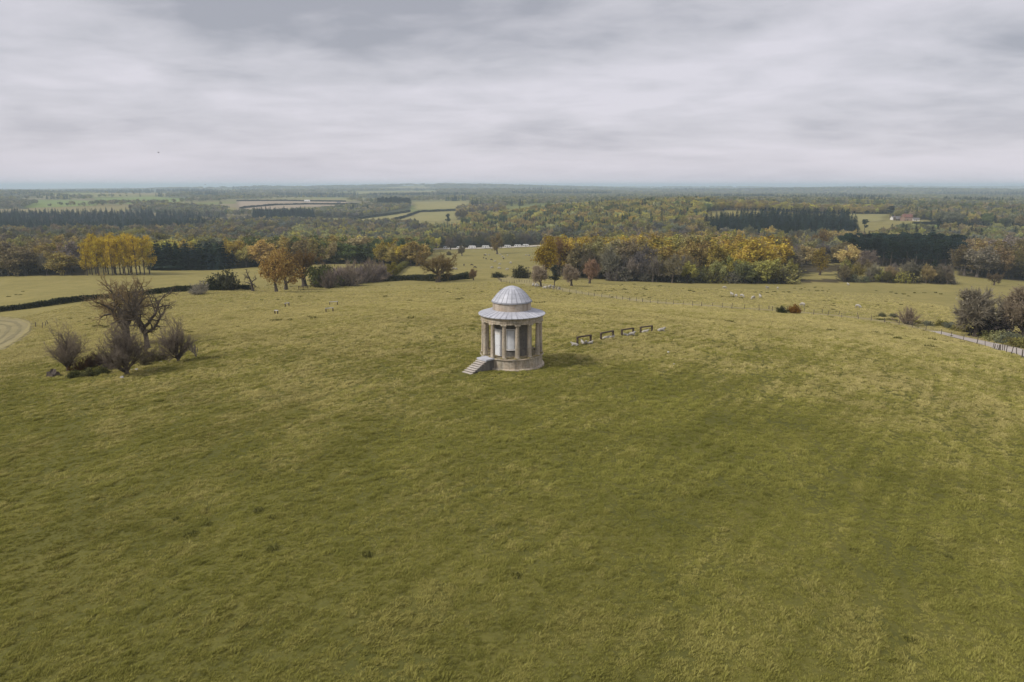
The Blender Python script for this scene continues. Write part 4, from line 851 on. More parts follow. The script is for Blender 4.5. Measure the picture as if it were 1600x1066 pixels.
# ------------------------------------------------------------------ hedges
def hedge(pts, h, w, tint, label, dens=26, size=.20, gappy=0.0):
    L_ = np.array(pts, float); seg = np.hypot(*np.diff(L_, axis=0).T); s = np.concatenate([[0], np.cumsum(seg)]); n = int(s[-1] * dens * 5); r = np.random.default_rng(len(pts) * 100 + n)
    t = r.uniform(0, s[-1], n); x = np.interp(t, s, L_[:, 0]); y = np.interp(t, s, L_[:, 1]); hh = h * (1 + .25 * fbm(t, t * 0, 12, 9)); a = r.uniform(0, 2 * PI, n)
    rr = np.sqrt(r.uniform(0, 1, n)); ox = rr * np.cos(a) * w / 2; oy = rr * np.sin(a) * w / 2; zz = r.uniform(0, 1, n) ** .8 * hh
    keep = fbm(t, t * 0, 30, 12) > gappy * 2 - 1.4 if gappy else np.ones(n, bool)
    C = np.stack([x + ox, y + oy, ground(x, y) + zz], 1)[keep]; v, q, a = leaves(r, C, 2, .16, size)
    o = link('hedge', raw_mesh('hedge', v, [q], M['leaf'], {'v': a})); o.color = (*tint, 1)
    stems = MB(); t2 = np.arange(1, s[-1], 2.2)
    for q_ in t2:
        x_, y_ = float(np.interp(q_, s, L_[:, 0])), float(np.interp(q_, s, L_[:, 1])); z_ = gz(x_, y_); stems.bar((x_, y_, z_ - .1), (x_ + R_.uniform(-.3, .3), y_ + R_.uniform(-.3, .3), z_ + h * .8), .06, 4)
    st = stems.obj('stems', M['bark'], o); tag(st, None, None, None, 'stuff')
    return tag(o, label, 'hedge')
SP = lambda L_: [spot(*p)[:2] for p in L_]
hedge(SP([(-40, 492), (40, 483), (110, 473), (160, 467), (230, 461), (300, 455), (330, 451)]), 1.55, 1.5, (.045, .052, .028), 'long dark clipped hedge running behind the old tree clump', 30, .2)
hedge(SP([(360, 452), (375, 452), (390, 453)]), 1.7, 1.6, (.04, .048, .026), 'short dark hedge between the tall bush and the dead tree', 30, .2)
hedge(SP([(596, 440), (640, 438), (690, 440), (728, 436)]), 2.4, 2.4, (.05, .055, .03), 'dark ragged hedge under the lone round oak', 30, .22, .25)
hedge(SP([(612, 433), (622, 425), (640, 414), (655, 405)]), 2.6, 3.0, (.14, .135, .04), 'olive hedge slanting up beside the sheep field', 26, .22)
hedge(wpoly([(1130, 1200), (1290, 1215), (1385, 1225)]), 4.0, 4.0, (.05, .058, .03), 'long dark hedge along the top of the farm ridge field', 14, .5)
hedge(wpoly([(1428, 968), (1500, 968), (1540, 960)]), 4.0, 5.0, (.04, .05, .028), 'dark hedge behind the green paddock by the farm', 14, .5)
hedge(wpoly([(612, 1400), (622, 1440), (655, 1650), (717, 1660)]), 4.5, 5.0, (.05, .06, .035), 'dark hedge between the two hay fields', 12, .6)
hedge(wpoly([(530, 1380), (585, 1520), (640, 1665)]), 5.0, 6.0, (.06, .07, .045), 'dark hedge over the narrow olive hay field', 12, .6)
hedge(wpoly([(370, 2345), (440, 2420), (540, 2345)]), 4.5, 6.0, (.05, .06, .04), 'dark hedge topping the tan ploughed field', 8, .8)
hedge(wpoly([(375, 1790), (430, 1990), (480, 2060), (560, 2060)]), 4.5, 6.0, (.05, .06, .04), 'dark hedge crossing the tan ploughed field', 8, .8)

# ------------------------------------------------------------------ the rotunda
def pol(r, a): return r * math.cos(a), r * math.sin(a)
def view_angle(deg): return math.radians(deg - 90)        # 0 faces the camera, positive to the right
def arc_block(mb, r0, r1, a0, a1, z0, z1, n=6):
    A = np.linspace(a0, a1, n + 1); v = []
    for a in A: v += [(*pol(r0, a), z0), (*pol(r1, a), z0), (*pol(r1, a), z1), (*pol(r0, a), z1)]
    f = [(0, 3, 2, 1), (4 * n, 4 * n + 1, 4 * n + 2, 4 * n + 3)]
    for i in range(n):
        b = 4 * i
        f += [(b, b + 1, b + 5, b + 4), (b + 1, b + 2, b + 6, b + 5), (b + 2, b + 3, b + 7, b + 6), (b + 3, b, b + 4, b + 7)]
    return mb.add(v, f)
def dome_profile():
    K = np.array([(2.0, -.03), (1.985, 0), (1.86, .11), (1.70, .34), (1.51, .59), (1.28, .83), (1.0, 1.06), (.68, 1.25), (.36, 1.37), (.001, 1.41)])
    t = np.concatenate([[0], np.cumsum(np.hypot(*np.diff(K, axis=0).T))]); q = np.linspace(t[1], t[-1], 200); r = np.interp(q, t, K[:, 0]); z = np.interp(q, t, K[:, 1])
    for _ in range(2): r = np.convolve(np.pad(r, 8, 'edge'), np.ones(17) / 17, 'valid'); z = np.convolve(np.pad(z, 8, 'edge'), np.ones(17) / 17, 'valid')
    u = np.linspace(0, 1, 200); return lambda f: (float(np.interp(f, u, r)), float(np.interp(f, u, z)))
DOME = dome_profile()
def build_temple():
    T = empty('rotunda_temple', (TX, TY, TZ)); tag(T, 'round domed stone temple with a ring of columns and a lead roof on the hilltop', 'temple')
    ZF = 1.23                                                   # floor of the podium
    CH = 3.24; RC = 2.84; ZE = ZF + CH                          # column height, ring radius, underside of the entablature
    p = MB().lathe([(3.27, -.5), (3.27, .20), (3.22, .25), (3.06, .30), (3.05, ZF - .13), (3.17, ZF - .10), (3.19, ZF - .03), (3.17, ZF)], 96).obj('podium', M['stone'], T, True)
    MB().lathe([(1.95, ZF + .003), (3.12, ZF + .003), (3.12, ZF + .012), (1.95, ZF + .012)], 96, close=False).obj('floor', M['stone_floor'], p)
    jo = MB()
    w = MB().lathe([(1.95, ZF - .05), (1.95, ZE + .05)], 96, close=False).obj('cella_wall', M['stone_wall'], T, True)
    # door towards the steps, shuttered window beside it, and the same shutters on the other side
    def frame_at(name, deg, wd, z0, z1, depth, fr, parent, mat, sill=True):
        a = view_angle(deg); hw = wd / 2 / 1.95; m = MB()
        arc_block(m, 1.93, 1.95 + depth, a - hw, a - hw + fr / 1.95, z0, z1); arc_block(m, 1.93, 1.95 + depth, a + hw - fr / 1.95, a + hw, z0, z1)
        arc_block(m, 1.93, 1.95 + depth + .01, a - hw - .02, a + hw + .02, z1, z1 + fr)
        if sill: arc_block(m, 1.93, 1.95 + depth + .03, a - hw - .03, a + hw + .03, z0 - fr * .8, z0)
        return m.obj(name, mat, parent), a, hw
    d, a, hw = frame_at('door', -45, 1.06, ZF + .012, ZF + 2.42, .10, .15, T, M['paint'], False); d.name = 'door_frame'
    lf = MB(); arc_block(lf, 1.93, 1.975, a - hw + .15 / 1.95, a + hw - .15 / 1.95, ZF + .02, ZF + 2.05).obj('door', M['panel_paint'], d)
    arc_block(MB(), 1.93, 1.99, a - hw + .15 / 1.95, a + hw - .15 / 1.95, ZF + 2.05, ZF + 2.42).obj('transom', M['paint'], d)
    for z0, z1 in ((.15, .85), (1.0, 1.9)):
        q = MB(); arc_block(q, 1.975, 1.99, a - hw + .26 / 1.95, a + hw - .26 / 1.95, ZF + z0, ZF + z1); q.obj('door_panel', M['panel_paint'], d)
    MB().lathe([(.02, 0), (.035, .02), (.02, .05)], 8).obj('handle', M['wood_dark'], d, loc=(*pol(1.99, a + hw - .22 / 1.95), ZF + 1.0))
    for deg in (-3, 135, -135):
        wf, a, hw = frame_at('window', deg, .98, ZF + .72, ZF + 2.55, .07, .12, T, M['paint'])
        q = MB(); arc_block(q, 1.93, 1.985, a - hw + .16 / 1.95, a + hw - .16 / 1.95, ZF + .76, ZF + 2.51); sh = q.obj('shutter', M['panel_paint'], wf)
        for s in (-1, 1):
            for zz in (ZF + 1.0, ZF + 2.3):
                aa = a + s * (hw - .115 / 1.95); MB().box(-.02, .02, -.03, .03, -.05, .05).obj('hinge', M['wood_dark'], wf, loc=(*pol(1.995, aa), zz), rz=aa)
    # columns
    prof = [(.235, .10)]
    for i in range(9):
        t = i / 8; prof.append((.228 - .045 * t - .012 * t * t, .12 + (CH - .34) * t))
    prof += [(.20, CH - .20), (.19, CH - .18), (.225, CH - .13), (.25, CH - .10)]
    shaft = MB().lathe(prof, 20).mesh('shaft', M['stone'], True)
    cap = MB().box(-.27, .27, -.27, .27, CH - .10, CH).mesh('abacus', M['stone']); base = MB().box(-.30, .30, -.30, .30, .012, .10, .97).mesh('plinth', M['stone_floor'])
    for k in range(14):
        a = view_angle(10.8 + 360 / 14 * k); x, y = pol(RC, a)
        c = link('column', shaft, T, (x, y, ZF), a); link('abacus', cap, c); link('plinth', base, c)
    # entablature, cornice
    MB().lathe([(2.60, ZE), (3.06, ZE), (3.06, ZE + .18), (3.09, ZE + .19), (3.09, ZE + .22), (3.06, ZE + .23), (3.06, ZE + .40), (3.13, ZE + .43), (3.14, ZE + .48), (3.24, ZE + .51), (3.26, ZE + .58), (2.60, ZE + .58), (2.60, ZE)], 112, close=False).obj('entablature', M['stone'], T, True)
    MB().lathe([(1.9, ZE + .03), (2.64, ZE + .03), (2.64, ZE + .06), (1.9, ZE + .06)], 64, close=False).obj('ambulatory_ceiling', M['stone_wall'], T)
    # lead skirt roof with rolled joints
    ZR = ZE + .585; n = 36
    rf = MB().lathe([(3.30, ZR), (3.31, ZR + .03), (3.29, ZR + .045), (1.90, ZR + .43), (1.90, ZR)], 108, close=False).obj('roof', M['lead_joint'], T, True)
    for k in range(n):
        a0 = 2 * PI * k / n + .013; a1 = 2 * PI * (k + 1) / n - .013; m = MB(); A = np.linspace(a0, a1, 4); v = []
        jit = R_.uniform(-.004, .006)
        for r, z in ((3.315, ZR + .005), (3.32, ZR + .055 + jit), (2.6, ZR + .256 + jit), (1.915, ZR + .447 + jit)):
            v += [(*pol(r, a), z) for a in A]
        m.add(v, [(4 * i + j, 4 * i + j + 1, 4 * i + j + 5, 4 * i + j + 4) for i in range(3) for j in range(3)]); m.obj('lead_sheet', M['lead'], rf)
    for k in range(n):
        a = 2 * PI * k / n; m = MB().bar((*pol(3.31, a), ZR + .065), (*pol(1.92, a), ZR + .455), .022, 5); m.obj('lead_roll', M['lead'], rf)
    # drum and dome
    ZD = ZR + .40; dr = MB().lathe([(1.90, ZD), (1.90, ZD + .68), (1.93, ZD + .70), (1.93, ZD + .74), (1.90, ZD + .74)], 96, close=False).obj('drum', M['stone_drum'], T, True)
    ZO = ZD + .74
    dome = MB().lathe([(1.90, ZO), (2.01, ZO + .01), (2.03, ZO + .05), (2.01, ZO + .09)] + [(DOME(f)[0], ZO + .09 + DOME(f)[1]) for f in np.linspace(.0, .985, 18)] + [(.001, ZO + .09 + DOME(1)[1])], 96, close=False).obj('dome', M['lead_joint'], T, True)
    for ri, (t0, t1) in enumerate(((.01, .20), (.206, .42), (.426, .63), (.636, .83))):
        nn = 24 if ri < 3 else 12
        for k in range(nn):
            a0 = 2 * PI * k / nn + .014; a1 = 2 * PI * (k + 1) / nn - .014; A = np.linspace(a0, a1, 4); jit = R_.uniform(.012, .018); v = []
            for f in np.linspace(t0, t1, 4):
                r, z = DOME(f); r += (jit + .01 - .012 * ri * .5) * (1 - .6 * f); z += ZO + .09 + jit * .8; v += [(*pol(r, a), z) for a in A]
            MB().add(v, [(4 * i + j, 4 * i + j + 1, 4 * i + j + 5, 4 * i + j + 4) for i in range(3) for j in range(3)]).obj('lead_sheet', M['lead'], dome, True)
    for k in range(24):
        a = 2 * PI * k / 24; pts = [(*pol(DOME(f)[0] + .022, a), ZO + .10 + DOME(f)[1]) for f in np.linspace(.01, .62, 7)]; m = MB()
        for i in range(6): m.bar(pts[i], pts[i + 1], .02, 4)
        m.obj('lead_roll', M['lead_joint'], dome)
    r8, z8 = DOME(.83)
    MB().lathe([(r8, ZO + .09 + z8 + .012), (DOME(.92)[0], ZO + .09 + DOME(.92)[1] + .025), (.001, ZO + .09 + DOME(1)[1] + .035)], 32, close=False).obj('lead_cap', M['lead'], dome, True)
    # flight of stone steps running out from the door
    a = view_angle(-45); ux, uy = pol(1, a); vx, vy = -uy, ux
    def blk(mb, r0, r1, w, z0, z1):
        c = [(ux * r + vx * s * w / 2, uy * r + vy * s * w / 2) for r, s in ((r0, -1), (r1, -1), (r1, 1), (r0, 1))]; return mb.prism(c, z0, z1)
    st = MB(); N = 9; r_in, run, rise = 4.05, .285, ZF / 9.6
    zg = lambda r: gz(TX + ux * r, TY + uy * r) - TZ
    for i in range(N):
        r0 = r_in + i * run; z1 = ZF - .03 - (i + 1) * rise
        if i == 0: pass
        blk(st, r0, r0 + run + .001, 1.06, -.6, z1 - .07)
    blk(st, 2.9, 4.05, 1.06, -.6, ZF - .12); stairs = st.obj('steps', M['stone_wall'], T)
    for i in range(N):
        r0 = r_in + i * run; z1 = ZF - .03 - (i + 1) * rise; blk(MB(), r0 - .02, r0 + run + .045, 1.24, z1 - .045, z1).obj('tread', M['stone_step'], stairs)
    blk(MB(), 3.0, 4.14, 1.34, ZF - .10, ZF + .05).obj('landing', M['lead'], stairs)
    T.scale = (.95, .95, .985)
    return T
build_temple()

# ------------------------------------------------------------------ rail jumps, sheep, stones
def jump(cx, cy, L, h, rz, mat_beam, label, group, name='rail_jump', thick=.07):
    t = empty(name, (cx, cy, gz(cx, cy)), rz); tag(t, label, 'rail jump', group)
    c, s = math.cos(rz), math.sin(rz); zz = []
    for q in (-1, 1):
        px, py = q * (L / 2 - .16), 0.0; dz = gz(cx + c * px, cy + s * px) - gz(cx, cy); zz.append(dz)
        MB().box(-.085, .085, -.10, .10, -.3, h - thick, .93).obj('post', M['wood_dark'], t, loc=(px, py, dz))
    b = MB().box(-L / 2, L / 2, -.11, .11, -thick, thick, .92).obj('beam', mat_beam, t, loc=(0, 0, h + (zz[0] + zz[1]) / 2))
    b.rotation_euler = (0, -math.atan2(zz[1] - zz[0], L - .32), 0); return t
JL = ['heavy dark rail jump nearest the temple with three sheep lying under it', 'dark rail jump second from the temple with two pale sheep beneath', 'dark rail jump third from the temple above a long pale sheep', 'dark rail jump farthest from the temple beside a sheep lying in the open']
for (x0, y0, x1, y1, h), lb in zip(((902.2, 539.6, 922.6, 536.2, .92), (938.9, 532.0, 957.6, 528.0, .86), (971.5, 525.4, 989.0, 522.6, .80), (1001, 520.4, 1018.3, 517.9, .74)), JL):
    A = spot(x0, y0); Bp = spot(x1, y1); L = math.hypot(Bp[0] - A[0], Bp[1] - A[1]) + .34
    jump((A[0] + Bp[0]) / 2, (A[1] + Bp[1]) / 2, L, h, math.atan2(Bp[1] - A[1], Bp[0] - A[0]), M['wood_dark'], lb, 'rail jumps beside the temple')
for (px, py, L, rz), lb in zip(((448.8, 479, 1.9, 1.35), (432, 491.5, 2.1, 2.2), (515, 488, 1.6, .45), (521.5, 477, 2.0, .2)), ('low pale topped jump set end on, uppermost on the slope', 'low pale topped jump slanting down the slope, alone below the end on one', 'short pale topped jump, lower of the near pair', 'longer pale topped jump, upper of the near pair')):
    x, y, z = spot(px, py); jump(x, y, L, .80, rz, M['wood_pale'], lb, 'pale topped jumps on the slope', 'rail_jump', .07)

def skin_mesh(name, V, E, Rad, mat, sub=1):
    me = bpy.data.meshes.new(name + '_raw'); me.from_pydata(V, E, []); o = bpy.data.objects.new(name + '_raw', me); COL.objects.link(o)
    sk = o.modifiers.new('skin', 'SKIN'); sk.use_smooth_shade = True
    lay = me.skin_vertices[0].data if me.skin_vertices else None
    if lay is None:
        me.attributes.new('skin', 'FLOAT', 'POINT'); lay = me.skin_vertices[0].data
    for i, r in enumerate(Rad): lay[i].radius = (r, r) if not isinstance(r, tuple) else r
    lay[0].use_root = True
    if sub: s = o.modifiers.new('sub', 'SUBSURF'); s.levels = sub; s.render_levels = sub
    dg = bpy.context.evaluated_depsgraph_get(); ev = o.evaluated_get(dg); out = bpy.data.meshes.new_from_object(ev); out.name = name
    bpy.data.objects.remove(o); bpy.data.meshes.remove(me)
    out.materials.clear(); out.materials.append(mat); out.polygons.foreach_set('use_smooth', np.ones(len(out.polygons), bool)); return out
def sheep_mesh(mat, graze, lying):
    b = .34 if lying else .62
    V = [(-.42, 0, b), (-.15, 0, b + .03), (.18, 0, b + .02), (.42, 0, b + .02)]; Rd = [.22, .27, .27, .22]; E = [(0, 1), (1, 2), (2, 3)]
    if graze: V += [(.60, 0, b - .12), (.72, 0, b - .36), (.80, .0, b - .53)]
    else: V += [(.56, 0, b + .20), (.68, 0, b + .33), (.85, 0, b + .26)]
    Rd += [.13, .095, .055]; E += [(3, 4), (4, 5), (5, 6)]
    h = V[5]
    for s in (-1, 1): V.append((h[0] - .03, s * .17, h[2] + .03)); Rd.append(.03); E.append((5, len(V) - 1))
    for fx, par in ((-.38, 0), (.34, 3)):
        for s in (-1, 1):
            i = len(V)
            if lying: V += [(fx + .05, s * .20, .16), (fx + .30, s * .24, .06)]
            else: V += [(fx, s * .14, .36), (fx + .03, s * .14, .17), (fx, s * .14, -.02)]
            Rd += [.085, .05] if lying else [.075, .042, .04]; E.append((par, i)); E += [(i, i + 1)] + ([] if lying else [(i + 1, i + 2)])
    V.append((-.66, 0, b - .10)); Rd.append(.045); E.append((0, len(V) - 1))
    return skin_mesh('sheep', V, E, Rd, mat, 1)
SHEEP = {(g, l): sheep_mesh(M['wool'], g, l) for g, l in ((True, False), (False, False), (False, True))}
SHEEPD = sheep_mesh(M['wool_dark'], True, False)
def put_sheep(px, py, kind, label, group, sc=1.0, rz=None, dark=False):
    x, y, z = spot(px, py); o = link('sheep', SHEEPD if dark else SHEEP[kind], None, (x, y, z), R_.uniform(0, 2 * PI) if rz is None else rz); o.scale = (sc,) * 3
    return tag(o, label, 'sheep', group)
LY, ST, GR = (False, True), (False, False), (True, False)
for px, py, k, sc, rz, lb in ((898.5, 541.0, LY, 1.0, 2.9, 'pale sheep lying at the outer post of the jump nearest the temple'), (910.6, 537.8, LY, .95, 1.9, 'dark faced sheep lying under the jump nearest the temple'), (915.8, 538.2, ST, .8, -1.6, 'brightest sheep sitting in the middle under the jump nearest the temple'), (921.5, 538.2, LY, .9, .4, 'small sheep against the inner post of the jump nearest the temple'),
    (946.2, 530.4, LY, 1.0, .1, 'white sheep lying under the second jump'), (955.6, 529.0, LY, .85, .3, 'greyish sheep by the far post of the second jump'), (978.5, 525.2, LY, .8, 2.8, 'dim sheep lying in the shade of the third jump'), (986, 524.6, LY, 1.15, .2, 'long pale sheep stretched out under the third jump'),
    (1007.5, 520.8, LY, 1.1, .1, 'yellowish sheep lying under the farthest jump'), (1032.5, 518.2, LY, 1.25, .2, 'sheep lying alone in the open past the farthest jump')):
    put_sheep(px, py, k, lb, 'sheep resting at the jumps', sc * .66, rz)
for px, py in ((1131.7, 451.5), (1199, 452), (1215, 452.5), (1143.6, 463), (1150, 465), (1159, 465), (1177, 468), (1187.6, 466.5), (1254, 479), (1340, 481.5), (1325, 446.5)):
    put_sheep(px, py, GR if R_.uniform() < .7 else ST, 'white sheep grazing in the open field beyond the wire fence', 'sheep beyond the fence', 1.25)
for px, py in ((833, 446.8), (837, 449), (840.5, 447.8), (851, 451), (858.5, 451.2), (864.6, 451.5), (873.8, 452.3)):
    put_sheep(px, py, LY if R_.uniform() < .5 else ST, 'sheep resting under the beige round trees', 'sheep under the round trees', 1.3)
for px, py in ((759, 399), (781, 399), (785, 402.3), (793, 400.5), (826.5, 400.5), (830, 405), (774, 410), (798, 412.5), (781, 414.5), (708.5, 422), (712.5, 422.5), (769, 420), (780, 421), (793, 423), (798, 412), (788, 404), (764, 399.5), (822, 400)):
    put_sheep(px, py, GR if R_.uniform() < .7 else ST, 'tiny white sheep dotted over the far sheep field', 'sheep of the far field', 1.6)
for px, py in ((755.5, 404), (759.5, 405.6), (767.8, 407), (701.5, 405.6), (711.5, 404.6), (786.5, 405.5), (757, 399.8), (725, 415.5), (737, 415.5), (742, 419.5)):
    put_sheep(px, py, GR, 'dark brown sheep in the far sheep field', 'dark sheep of the far field', 1.5, None, True)
def rock(seed, sx, sy, sz):
    r = np.random.default_rng(seed); v, f = [], []; n, m = 9, 6
    for i in range(m + 1):
        for j in range(n):
            t = PI * i / m; a = 2 * PI * j / n; k = 1 + .22 * math.sin(3 * a + seed) * math.sin(t) + r.normal(0, .07); v.append((sx * k * math.sin(t) * math.cos(a), sy * k * math.sin(t) * math.sin(a), sz * k * math.cos(t)))
    f = [(i * n + j, (i + 1) * n + j, (i + 1) * n + (j + 1) % n, i * n + (j + 1) % n) for i in range(m) for j in range(n)]
    me = bpy.data.meshes.new('boulder'); me.from_pydata(v, [], f); me.materials.append(M['limestone']); return me
for i, (px, py, lb) in enumerate(((205.5, 579.5, 'white stone at the foot of the widest hawthorn'), (213.5, 578, 'smaller white stone past the widest hawthorn'), (251, 566.5, 'pale stone on the bank near the dense hawthorn'), (191, 590, 'flat pale stone in front of the widest hawthorn'), (1044, 550.5, 'pale flat stone in the grass below the jumps'), (1053, 569.8, 'white stone flush in the grass, longest of the two by the worn spot'), (1036, 571, 'white stone at the edge of the worn spot in the grass'))):
    x, y, z = spot(px, py); s = .26 if px < 300 else .17
    tag(link('stone', rock(i, s, s * .7, s * .5), None, (x, y, z + .02), R_.uniform(0, 6)), lb, 'stone')
# old stump
def stump():
    x, y, z = spot(84, 589); t = empty('tree_stump', (x, y, z)); tag(t, 'old hollow tree stump at the end of the clump', 'tree stump')
    r = np.random.default_rng(5); v = []; n = 16
    for zz, k in ((-.2, 1.35), (.1, 1.1), (.5, .95), (1.0, .92)):
        for j in range(n):
            a = 2 * PI * j / n; q = .62 * k * (1 + .16 * math.sin(4 * a) + r.normal(0, .04)); v.append((q * math.cos(a), q * math.sin(a), zz + (r.normal(0, .3) if zz == 1.0 else 0)))
    for j in range(n): a = 2 * PI * j / n; v.append((.36 * math.cos(a), .36 * math.sin(a), .8 + r.normal(0, .08)))
    f = [(i * n + j, i * n + (j + 1) % n, (i + 1) * n + (j + 1) % n, (i + 1) * n + j) for i in range(4) for j in range(n)] + [tuple(range(4 * n, 5 * n))]
    MB().add(v, f).obj('trunk', M['bark'], t); t.scale = (.9, .75, .62)
    rt = MB()
    for a in (.5, 2.2, 3.6, 5.0): rt.bar((.5 * math.cos(a), .5 * math.sin(a), .25), (1.2 * math.cos(a), 1.2 * math.sin(a), -.1), .14, 6, .05)
    rt.obj('roots', M['bark'], t); tag(t.children[-1], None, None, None, 'stuff')
stump()

# ------------------------------------------------------------------ fences
def fence(name, line, gap, h, label, wires=(.35, .7, 1.0), r=.062, jitter=.06):
    L_ = np.array(line, float); seg = np.hypot(*np.diff(L_, axis=0).T); s = np.concatenate([[0], np.cumsum(seg)]); x0, y0 = L_[0]
    t = empty(name, (x0, y0, gz(x0, y0))); tag(t, label, 'fence'); z0 = gz(x0, y0); tops = []
    pm = [MB().bar((0, 0, -.4), (0, 0, h), r * k, 6, r * k * .9).mesh('post', M['post']) for k in (1, 1.0, 1.45)]
    q = 0.0; i = 0
    while q < s[-1]:
        x = float(np.interp(q, s, L_[:, 0])); y = float(np.interp(q, s, L_[:, 1])); z = gz(x, y)
        o = link('post', pm[2 if i % 7 == 0 else i % 2], t, (x - x0, y - y0, z - z0)); o.rotation_euler = (R_.normal(0, jitter), R_.normal(0, jitter), R_.uniform(0, 6)); o.scale = (1, 1, R_.uniform(.85, 1.12))
        tops.append((x - x0, y - y0, z - z0)); q += gap * R_.uniform(.85, 1.2); i += 1
    for wz in wires:
        m = MB()
        for a, b in zip(tops[:-1], tops[1:]): m.bar((a[0], a[1], a[2] + wz * h), (b[0], b[1], b[2] + wz * h), .008, 3)
        m.obj('wire', M['wire'], t)
    return t
fence('wire_fence', FENCE, 2.9, 1.15, 'wire fence on wooden posts curving round the hill along the lane')
fence('wire_fence', shifted(FENCE, 6.2)[9:14], 3.4, 1.0, 'second row of posts on the far side of the lane')
fence('wire_fence', SP([(778, 436), (784, 441), (800, 443.5), (812, 441)]), 3.4, 1.1, 'short fence at the field corner behind the dome')
fence('leaning_fence', SP([(297, 549), (301, 552), (305, 556), (307, 559)]), .62, 1.15, 'few leaning posts of a broken fence beside the dense hawthorn', (.3, .8), .05, .12)
fence('wire_fence', SP([(56, 511), (68, 513), (76, 506)]), 4.2, 1.1, 'two stray posts beside the trodden ring of earth', (.6,), .06, .1)
x, y, z = spot(826, 436.5)
t_ = empty('wooden_pole', (x, y, z)); tag(t_, 'slim wooden pole standing beside the dark shrub', 'pole')
MB().bar((0, 0, -.5), (0, 0, 5.4), .11, 8, .09).obj('shaft', M['post'], t_); MB().box(-.6, .6, -.06, .06, 4.95, 5.1).obj('cross_arm', M['post'], t_)
# field rails under the amber oaks
x, y, z = spot(474, 452); t_ = empty('rail_fence', (x, y, z), .15); tag(t_, 'short rail fence under the browner oak', 'fence')
for q in (-1.6, 0, 1.6): MB().box(-.08, .08, -.08, .08, -.3, 1.2).obj('post', M['wood_dark'], t_, loc=(q, 0, 0))
for zz in (.55, 1.05): MB().box(-1.8, 1.8, -.12, -.083, zz - .07, zz + .07).obj('rail', M['wood_dark'], t_)

# ------------------------------------------------------------------ caravans and houses
def caravan(px, L, label, awning=False, tall=2.55):
    x, y, z = spot(px, 391.0); y = 722 + R_.uniform(-4, 4); x, y, z = at_dist(px, y); t = empty('caravan', (x, y, z + .35), R_.uniform(-.08, .08)); tag(t, label, 'caravan', 'caravans in a row before the wood')
    h = tall; w = 2.4; b = MB(); hl = L / 2
    pr = [(-hl + .15, .45), (hl - .15, .45), (hl, .8), (hl - .05, h - .7), (hl - .55, h - .1), (hl - 1.0, h), (-hl + 1.0, h), (-hl + .55, h - .1), (-hl + .05, h - .7), (-hl, .8)]
    n = len(pr); b.add([(a, -w / 2, c) for a, c in pr] + [(a, w / 2, c) for a, c in pr], [tuple(range(n)), tuple(range(n, 2 * n))[::-1]] + [(i, n + i, n + (i + 1) % n, (i + 1) % n) for i in range(n)])
    b.obj('body', M['caravan'], t)
    for q in np.linspace(-hl + 1.3, hl - 1.3, max(2, int(L / 2))): MB().box(q - .75, q + .75, -w / 2 - .02, -w / 2 + .02, 1.25, 1.95).obj('window', M['glass'], t)
    MB().box(hl - 1.0, hl - .35, -w / 2 - .025, -w / 2 + .02, .55, 2.2).obj('door', M['paint'], t)
    for s in (-1, 1):
        for q in (-.45, .45): MB().lathe([(.33, -.1), (.33, .1)], 12).obj('wheel', M['rubber'], t, loc=(q, s * (w / 2 - .12), .33)).rotation_euler = (PI / 2, 0, 0)
    MB().bar((hl - .2, 0, .5), (hl + 1.1, 0, .45), .06, 5).obj('hitch', M['wire'], t)
for i, (px, L, tall, lb) in enumerate(((697.5, 7.0, 2.5, 'white caravan at the open end of the row, beside the grey brown tree'), (718.5, 7.2, 2.5, 'white caravan mostly hidden behind the bare round tree'), (737.5, 7.6, 2.9, 'tall white caravan in the gap past the bare round tree'), (758.5, 7.8, 2.9, 'white caravan with a bright roof just before the pale amber tree'), (778, 7.6, 2.5, 'white caravan behind the pale amber tree'), (793, 7.0, 2.6, 'white caravan just past the pale amber tree'), (809, 7.6, 2.4, 'long low caravan second from the wood'), (821.5, 6.6, 2.6, 'white caravan nearest the bright yellow oak'))): caravan(px, L, lb, False, tall)
